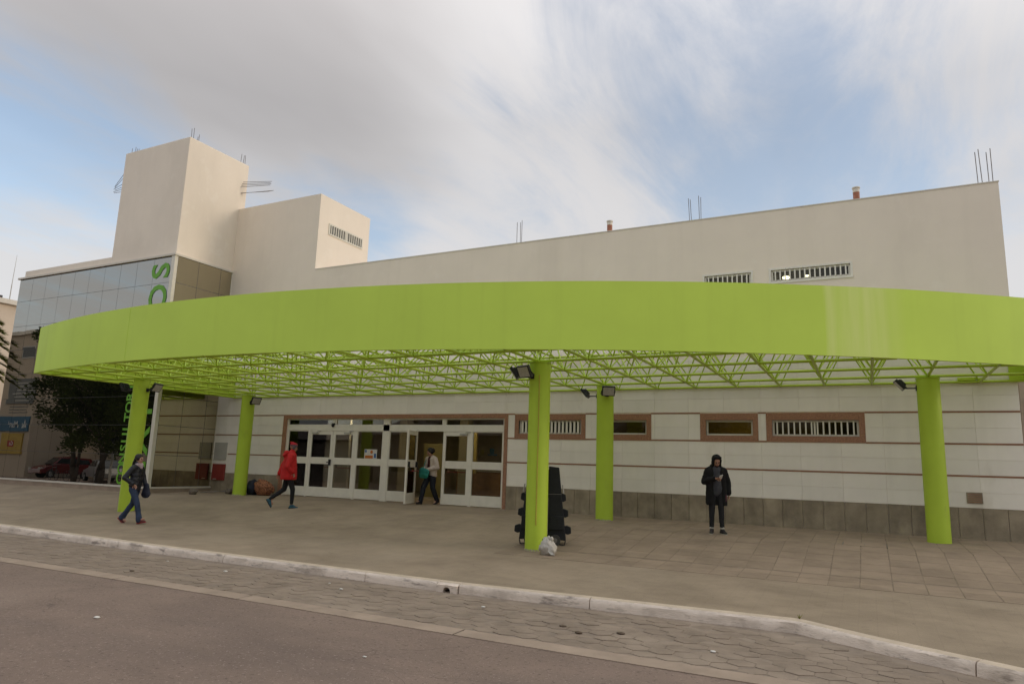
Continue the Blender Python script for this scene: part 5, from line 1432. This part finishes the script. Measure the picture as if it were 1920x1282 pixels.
t_ = text_mesh('sign_text', 'Co', .40, M['bd_white'], yb2, .004, .006, 'LEFT'); t_.rotation_euler = (R(90), 0, R(180)); t_.location = (-1.75, .092, 2.3)
MB().box(-2.7, -1.7, .081, .087, 2.08, 2.5).build('sign_band', mat('sign_red', (.35, .04, .03), .6, .1, 3), yb2)
# low white house and wall behind the street trees
wh_ = empty('white_house', (-62, -30, -.66)); tag(wh_, 'low white house mirrored in the glass behind the street trees', 'building')
box('wall', -4, 22, -8, 0, 0, 3.6, mat('white_house_wall', (.36, .33, .29), .85, .08, .6), wh_)
box('brick_wall', -8, -4.01, -8, -.02, 0, 4.2, mat('brick_red_wall', (.25, .08, .06), .85, .12, 2), wh_)
rf = MB().prism([(-8.4, 3.6), (.4, 3.6), (-4, 5.2)], 'x', -4.2, 22.2).build('roof', mat('house_roof', (.20, .16, .14), .8, .2, 2), wh_)
for x in (2, 7, 12): w_ = box('window', x, x + 1.4, -.01, .04, 1.2, 2.4, M['lightgrey'], wh_); box('pane', x + .1, x + 1.3, .041, .046, 1.3, 2.3, M['black'], w_)
# ------------------------------------------------------------------ trees
M['bark'] = mat('bark', (.06, .045, .035), .9, .3, 6, .6, 20)
def leafmat(n, c): 
    m = mat(n, c, .7, .35, 1.5, spec=.2); return m
M['leaf1'] = leafmat('foliage', (.045, .065, .014)); M['leaf2'] = leafmat('conifer', (.26, .28, .05))
def tree(loc, h, rx, rz, trunk_h, label, nleaf=5200, lm=None, seed=1, trunks=2, leaf=.17, low=.28):
    rnd = random.Random(seed)
    t = empty('street_tree', loc); tag(t, label, 'tree', 'street trees')
    q = MB(); tips = []
    for k in range(trunks):
        a = rnd.uniform(0, 6.28); p = Vector((.15 * math.cos(a), .15 * math.sin(a), 0)); d = Vector((.18 * math.cos(a), .18 * math.sin(a), 1)).normalized(); r = .17
        for i in range(6):
            nd = (d + Vector((rnd.uniform(-.25, .25), rnd.uniform(-.25, .25), .15))).normalized(); n_ = p + nd * h * .11
            q.tube(p, n_, r, r * .82, 9); 
            if i >= 2:
                for j in range(2):
                    aa = rnd.uniform(0, 6.28); e = n_ + Vector((math.cos(aa) * rx * .6, math.sin(aa) * rx * .6, h * rnd.uniform(.08, .22)))
                    m_ = n_ + (e - n_) * .5 + Vector((0, 0, .2)); q.tube(n_, m_, r * .5, r * .33, 6); q.tube(m_, e, r * .33, r * .12, 6); tips.append(e)
            p, d, r = n_, nd, r * .80
        tips.append(p)
    q.build('trunk', M['bark'], t, smooth=True)
    cl = [(Vector((rnd.gauss(0, .42) * rx, rnd.gauss(0, .42) * rx, h * (low + (1 - low) * rnd.random()))), rnd.uniform(.45, .95)) for _ in range(46)] + [(e, .7) for e in tips]
    l = MB()
    for i in range(nleaf):
        c, r = cl[rnd.randrange(len(cl))]
        d = Vector((rnd.gauss(0, 1), rnd.gauss(0, 1), rnd.gauss(0, .7))).normalized() * r * (rnd.random() ** .4)
        p = c + d; u = Vector((rnd.gauss(0, 1), rnd.gauss(0, 1), rnd.gauss(0, .6))).normalized(); v = u.orthogonal().normalized(); s_ = leaf * rnd.uniform(.6, 1.3)
        l.add([p - u * s_ * .5, p + v * s_ * .25, p + u * s_ * .5, p - v * s_ * .25], [(0, 1, 2, 3)])
    l.build('crown', lm or M['leaf1'], t, fix=False)
    return t
tree((-42.4, -13.2, -.66), 8.8, 3.1, 3, 2, 'large leafy tree mirrored in the middle of the glass wing', 15000, seed=4, trunks=2, leaf=.2)
tree((-39.6, -12.9, -.66), 8.2, 3.2, 3, 2, 'dense dark tree mirrored in the glass close to the green lettering', 13000, seed=9, trunks=2, leaf=.2)
tree((-36.2, -12.2, -.66), 7.6, 2.8, 3, 2, 'tree mirrored in the glass nearest the corner post', 10000, seed=12, trunks=1, leaf=.2)
def street_house(x0, x1, y, h, wall, label):
    o = empty('street_house', ((x0 + x1) / 2, y, -.70)); tag(o, label, 'building', 'houses across the street'); w = (x1 - x0) / 2
    box('wall', -w, w, -9, 0, 0, h, wall, o); MB().prism([(-9.5, h), (.5, h), (-4.5, h + 1.7)], 'x', -w - .3, w + .3).build('roof', M['house_roof'], o)
    n_ = int(w / 2.2)
    for i in range(n_):
        x = -w + (i + .5) * 2 * w / n_
        if i % 3 == 1:
            d_ = box('door', x - .5, x + .5, .0, .05, 0, 2.1, M['trim'], o); box('handle', x + .35, x + .4, .051, .09, 1.0, 1.1, M['steel'], d_)
        else:
            f_ = box('window', x - .8, x + .8, .0, .05, 1.0, 2.2, M['lightgrey'], o); box('pane', x - .7, x + .7, .051, .056, 1.1, 2.1, M['car_glass'], f_)
    return o
M['house_roof'] = bpy.data.materials['house_roof']
M['car_glass'] = mat('car_glass', (.01, .012, .014), .08, .1, 4, spec=.6)
street_house(-38, -17, -31, 4.2, mat('tan_house', (.36, .29, .22), .85, .08, .6), 'tan house across the street from the entrance doors')
street_house(-15, 3, -33, 5.0, mat('grey_house', (.33, .30, .27), .85, .08, .6), 'grey house across the street from the middle columns')
street_house(6, 30, -31, 4.4, mat('ochre_house', (.38, .27, .17), .85, .08, .6), 'ochre house across the street from the right end of the wall')
for i, (x, y) in enumerate(((-27.5, -27), (-19.5, -28), (-9.5, -28), (-1.0, -27.5), (9.0, -28))):
    tree((x, y, -.70), 7.4 + .3 * i, 3.0, 3, 2, ('tree before the tan house', 'tree between the tan and grey houses', 'tree before the left half of the grey house', 'tree before the right half of the grey house', 'tree before the ochre house')[i] + ' across the street', 3000, seed=20 + i, leaf=.3)
tree((-49.0, -20.5, -.70), 9.0, 3.4, 3, 2, 'tall tree mirrored in the glass behind the red car', 9000, seed=31, leaf=.24, low=.2)
tree((-44.0, -21.5, -.70), 9.0, 3.4, 3, 2, 'tall tree mirrored in the glass behind the silver car', 9000, seed=32, leaf=.24, low=.2)
# conifer whose branch tips reach into the left edge of the picture
def conifer(loc, h, label, aim):
    rnd = random.Random(5)
    t = empty('conifer_tree', loc); tag(t, label, 'tree')
    MB().tube((0, 0, 0), (0, 0, h * .55), .22, .15, 10).tube((0, 0, h * .55), (0, 0, h), .15, .03, 8).build('trunk', M['bark'], t, smooth=True)
    br = MB(); nd = MB()
    for i in range(46):
        z = h * (.62 + .36 * i / 46); ln = 2.0 * (1 - .5 * (i / 46) ** 1.5); a = i * 2.399
        p0 = Vector((0, 0, z)); d = Vector((math.cos(a), math.sin(a), -.12))
        pts = [p0 + d * ln * k / 5 + Vector((0, 0, .10 * k - .035 * k * k)) for k in range(6)]
        for k in range(5): br.tube(pts[k], pts[k + 1], .035 * (1 - k / 6), .035 * (1 - (k + 1) / 6) + .004, 5, 0, False)
        for k in range(1, 6):
            for m_ in range(int(8 + 2 * k)):
                c = pts[k - 1] + (pts[k] - pts[k - 1]) * rnd.random()
                for sd in (-1, 1):
                    u = (d + Vector((-d.y, d.x, 0)) * sd * rnd.uniform(.4, 1.2) + Vector((0, 0, rnd.uniform(-.5, .15)))).normalized(); lnn = rnd.uniform(.16, .34)
                    w = u.cross(Vector((0, 0, 1))).normalized() * .085
                    for f_ in (0, .34, .68):
                        b0 = c + u * lnn * f_
                        nd.add([b0 - w * (1 - f_ * .6), b0 + u * lnn * .5 + Vector((0, 0, .01)), b0 + w * (1 - f_ * .6), b0 - u * .02], [(0, 1, 2, 3)])
    br.build('branches', M['bark'], t); nd.build('needles', M['leaf2'], t, fix=False)
    return t
conifer((-33.45, -2.5, -.1), 7.3, 'green conifer whose branch tips reach in at the left edge', None)
# ------------------------------------------------------------------ street things mirrored in the glass
M['tyre'] = mat('tyre', (.015, .015, .015), .85, .2, 12); M['rim'] = mat('rim', (.35, .35, .36), .35, .1, 5, metal=.7)
M['tail'] = mat('tail_lamp', (.30, .015, .012), .25, .1, 9)
def car(loc, rz, paint, label, hatch=False):
    c = empty('parked_car', loc, rz); tag(c, label, 'car', 'cars parked across the street')
    L_, W_ = (3.7, 1.62) if hatch else (4.2, 1.66)
    if hatch: low = [(-1.85, .32), (-1.88, .62), (-1.80, .95), (-1.0, 1.0), (.75, .95), (1.55, .80), (1.85, .62), (1.86, .32)]; cab = [(-1.80, .94), (-1.55, 1.42), (-.2, 1.50), (.45, 1.42), (1.05, .92)]
    else: low = [(-2.1, .32), (-2.14, .60), (-2.08, .93), (-1.2, .98), (.8, .93), (1.7, .78), (2.08, .60), (2.1, .32)]; cab = [(-1.55, .95), (-1.0, 1.36), (-.1, 1.42), (.45, 1.36), (1.1, .92)]
    def hull(poly, w0, w1, z0, z1):
        q = MB(); n = len(poly); wz = lambda z: w0 + (w1 - w0) * (z - z0) / (z1 - z0)
        q.v = [(x, -wz(z) / 2, z) for x, z in poly] + [(x, wz(z) / 2, z) for x, z in poly]
        q.f = [(i, (i + 1) % n, n + (i + 1) % n, n + i) for i in range(n)] + [tuple(range(n - 1, -1, -1)), tuple(range(n, 2 * n))]; q.m = [0] * len(q.f); return q
    body = hull(low, W_, W_ * .95, .3, 1.0).build('body', paint, c, bevel=.05)
    hull(cab, W_ * .93, W_ * .70, .9, 1.5).build('cabin', paint, c, bevel=.05)
    zc = 1.17
    for sd in (-1, 1):
        for x0, x1 in ((cab[1][0] + .18, -.32), (-.22, cab[3][0] + .05)):
            q = MB(); yy = lambda z: sd * ((W_ * .93 + (W_ * .70 - W_ * .93) * (z - .9) / .6) / 2 + .006)
            q.add([(x0 - .12, yy(1.0), 1.0), (x1 + (.28 if x1 > 0 else 0), yy(1.0), 1.0), (x1, yy(1.33), 1.33), (x0 + .02, yy(1.33), 1.33)], [(0, 1, 2, 3)]); q.build('side_window', M['car_glass'], c)
    q = MB(); q.add([(cab[0][0] - .0, -.62, .99), (cab[0][0] - .0, .62, .99), (cab[1][0] - .03, .52, 1.36), (cab[1][0] - .03, -.52, 1.36)], [(0, 1, 2, 3)]); q.build('rear_window', M['car_glass'], c)
    q = MB(); q.add([(cab[4][0] + .02, -.66, .95), (cab[4][0] + .02, .66, .95), (cab[3][0] + .06, .54, 1.37), (cab[3][0] + .06, -.54, 1.37)], [(0, 1, 2, 3)]); q.build('windscreen', M['car_glass'], c)
    for x in (low[0][0] + .72, low[-1][0] - .72):
        for sd in (-1, 1):
            w = MB().tube((x, sd * W_ / 2 - .09 * sd - .09, .29), (x, sd * W_ / 2 - .09 * sd + .09, .29), .29, n=20).build('wheel', M['tyre'], c)
            MB().tube((x, sd * (W_ / 2 + .004), .29), (x, sd * (W_ / 2 + .012), .29), .18, n=16).build('rim', M['rim'], w)
    for sd in (-1, 1):
        MB().box(low[1][0] - .03, low[1][0] + .12, sd * .70 - .1, sd * .70 + .1, .66, .88).build('tail_lamp', M['tail'], c)
        MB().box(low[-2][0] - .10, low[-2][0] + .02, sd * .62 - .14, sd * .62 + .14, .60, .74).build('headlight', M['lamp_glass'], c)
    MB().box(low[0][0] - .06, low[0][0] - .02, -.26, .26, .50, .62).build('number_plate', M['bd_white'], c)
    return c
car((-50.5, -17.2, -.66), R(95), mat('red_car_paint', (.11, .008, .009), .25, .05, 3, coat=.6), 'red hatchback car mirrored at the left of the glass wing', True)
car((-44.6, -16.4, -.66), R(-160), mat('silver_car_paint', (.26, .26, .255), .3, .05, 3, metal=.4, coat=.5), 'silver saloon car mirrored in the glass beside the taxi sign')
tx = empty('taxi_sign', (-40.8, -14.2, -.66)); tag(tx, 'black taxi rank sign on a grey post mirrored in the glass', 'sign')
MB().tube((0, 0, 0), (0, 0, 2.1), .045, n=10).build('post', M['lightgrey'], tx)
bd = box('board', -.42, .42, -.02, .02, 1.85, 2.75, M['black'], tx)
t_ = text_mesh('sign_text', 'TAXI', .34, M['bd_white'], bd, .003, .006); t_.rotation_euler = (R(90), 0, R(180)); t_.location = (0, .024, 2.05)
MB().add([(-.3, .024, 2.3), (.3, .024, 2.3), (.18, .024, 2.48), (-.12, .024, 2.50)], [(0, 1, 2, 3)]).build('sign_emblem', M['bd_white'], bd)
def bicycle(loc, rz, label):
    b = empty('bicycle', loc, rz); tag(b, label, 'bicycle', 'bicycles by the street tree')
    for x in (-.52, .52):
        q = MB(); q.path([(x + .33 * math.cos(k * math.pi / 9), 0, .34 + .33 * math.sin(k * math.pi / 9)) for k in range(19)], .016, 6); w = q.build('wheel', M['tyre'], b)
        s_ = MB()
        for k in range(8): s_.tube((x, 0, .34), (x + .32 * math.cos(k * .785), 0, .34 + .32 * math.sin(k * .785)), .003, n=4)
        s_.build('spokes', M['rim'], w)
    MB().path([(-.52, 0, .34), (-.12, 0, .32), (.38, 0, .82), (-.2, 0, .80), (-.52, 0, .34)], .018, 6).path([(-.12, 0, .32), (-.22, 0, .92)], .018, 6).path([(.52, 0, .34), (.36, 0, .98)], .016, 6).build('frame', M['blackmetal'], b)
    MB().sphere((-.23, 0, .95), .11, 1.2, .6, .35, 10, 6).build('saddle', M['black'], b); MB().tube((.34, -.27, 1.0), (.34, .27, 1.0), .014, n=6).build('handlebar', M['steel'], b)
bicycle((-46.4, -14.2, -.66), R(10), 'bicycle leaning by the trunk of the mirrored street tree'); bicycle((-44.2, -14.0, -.66), R(-6), 'bicycle parked in front of the mirrored silver car')
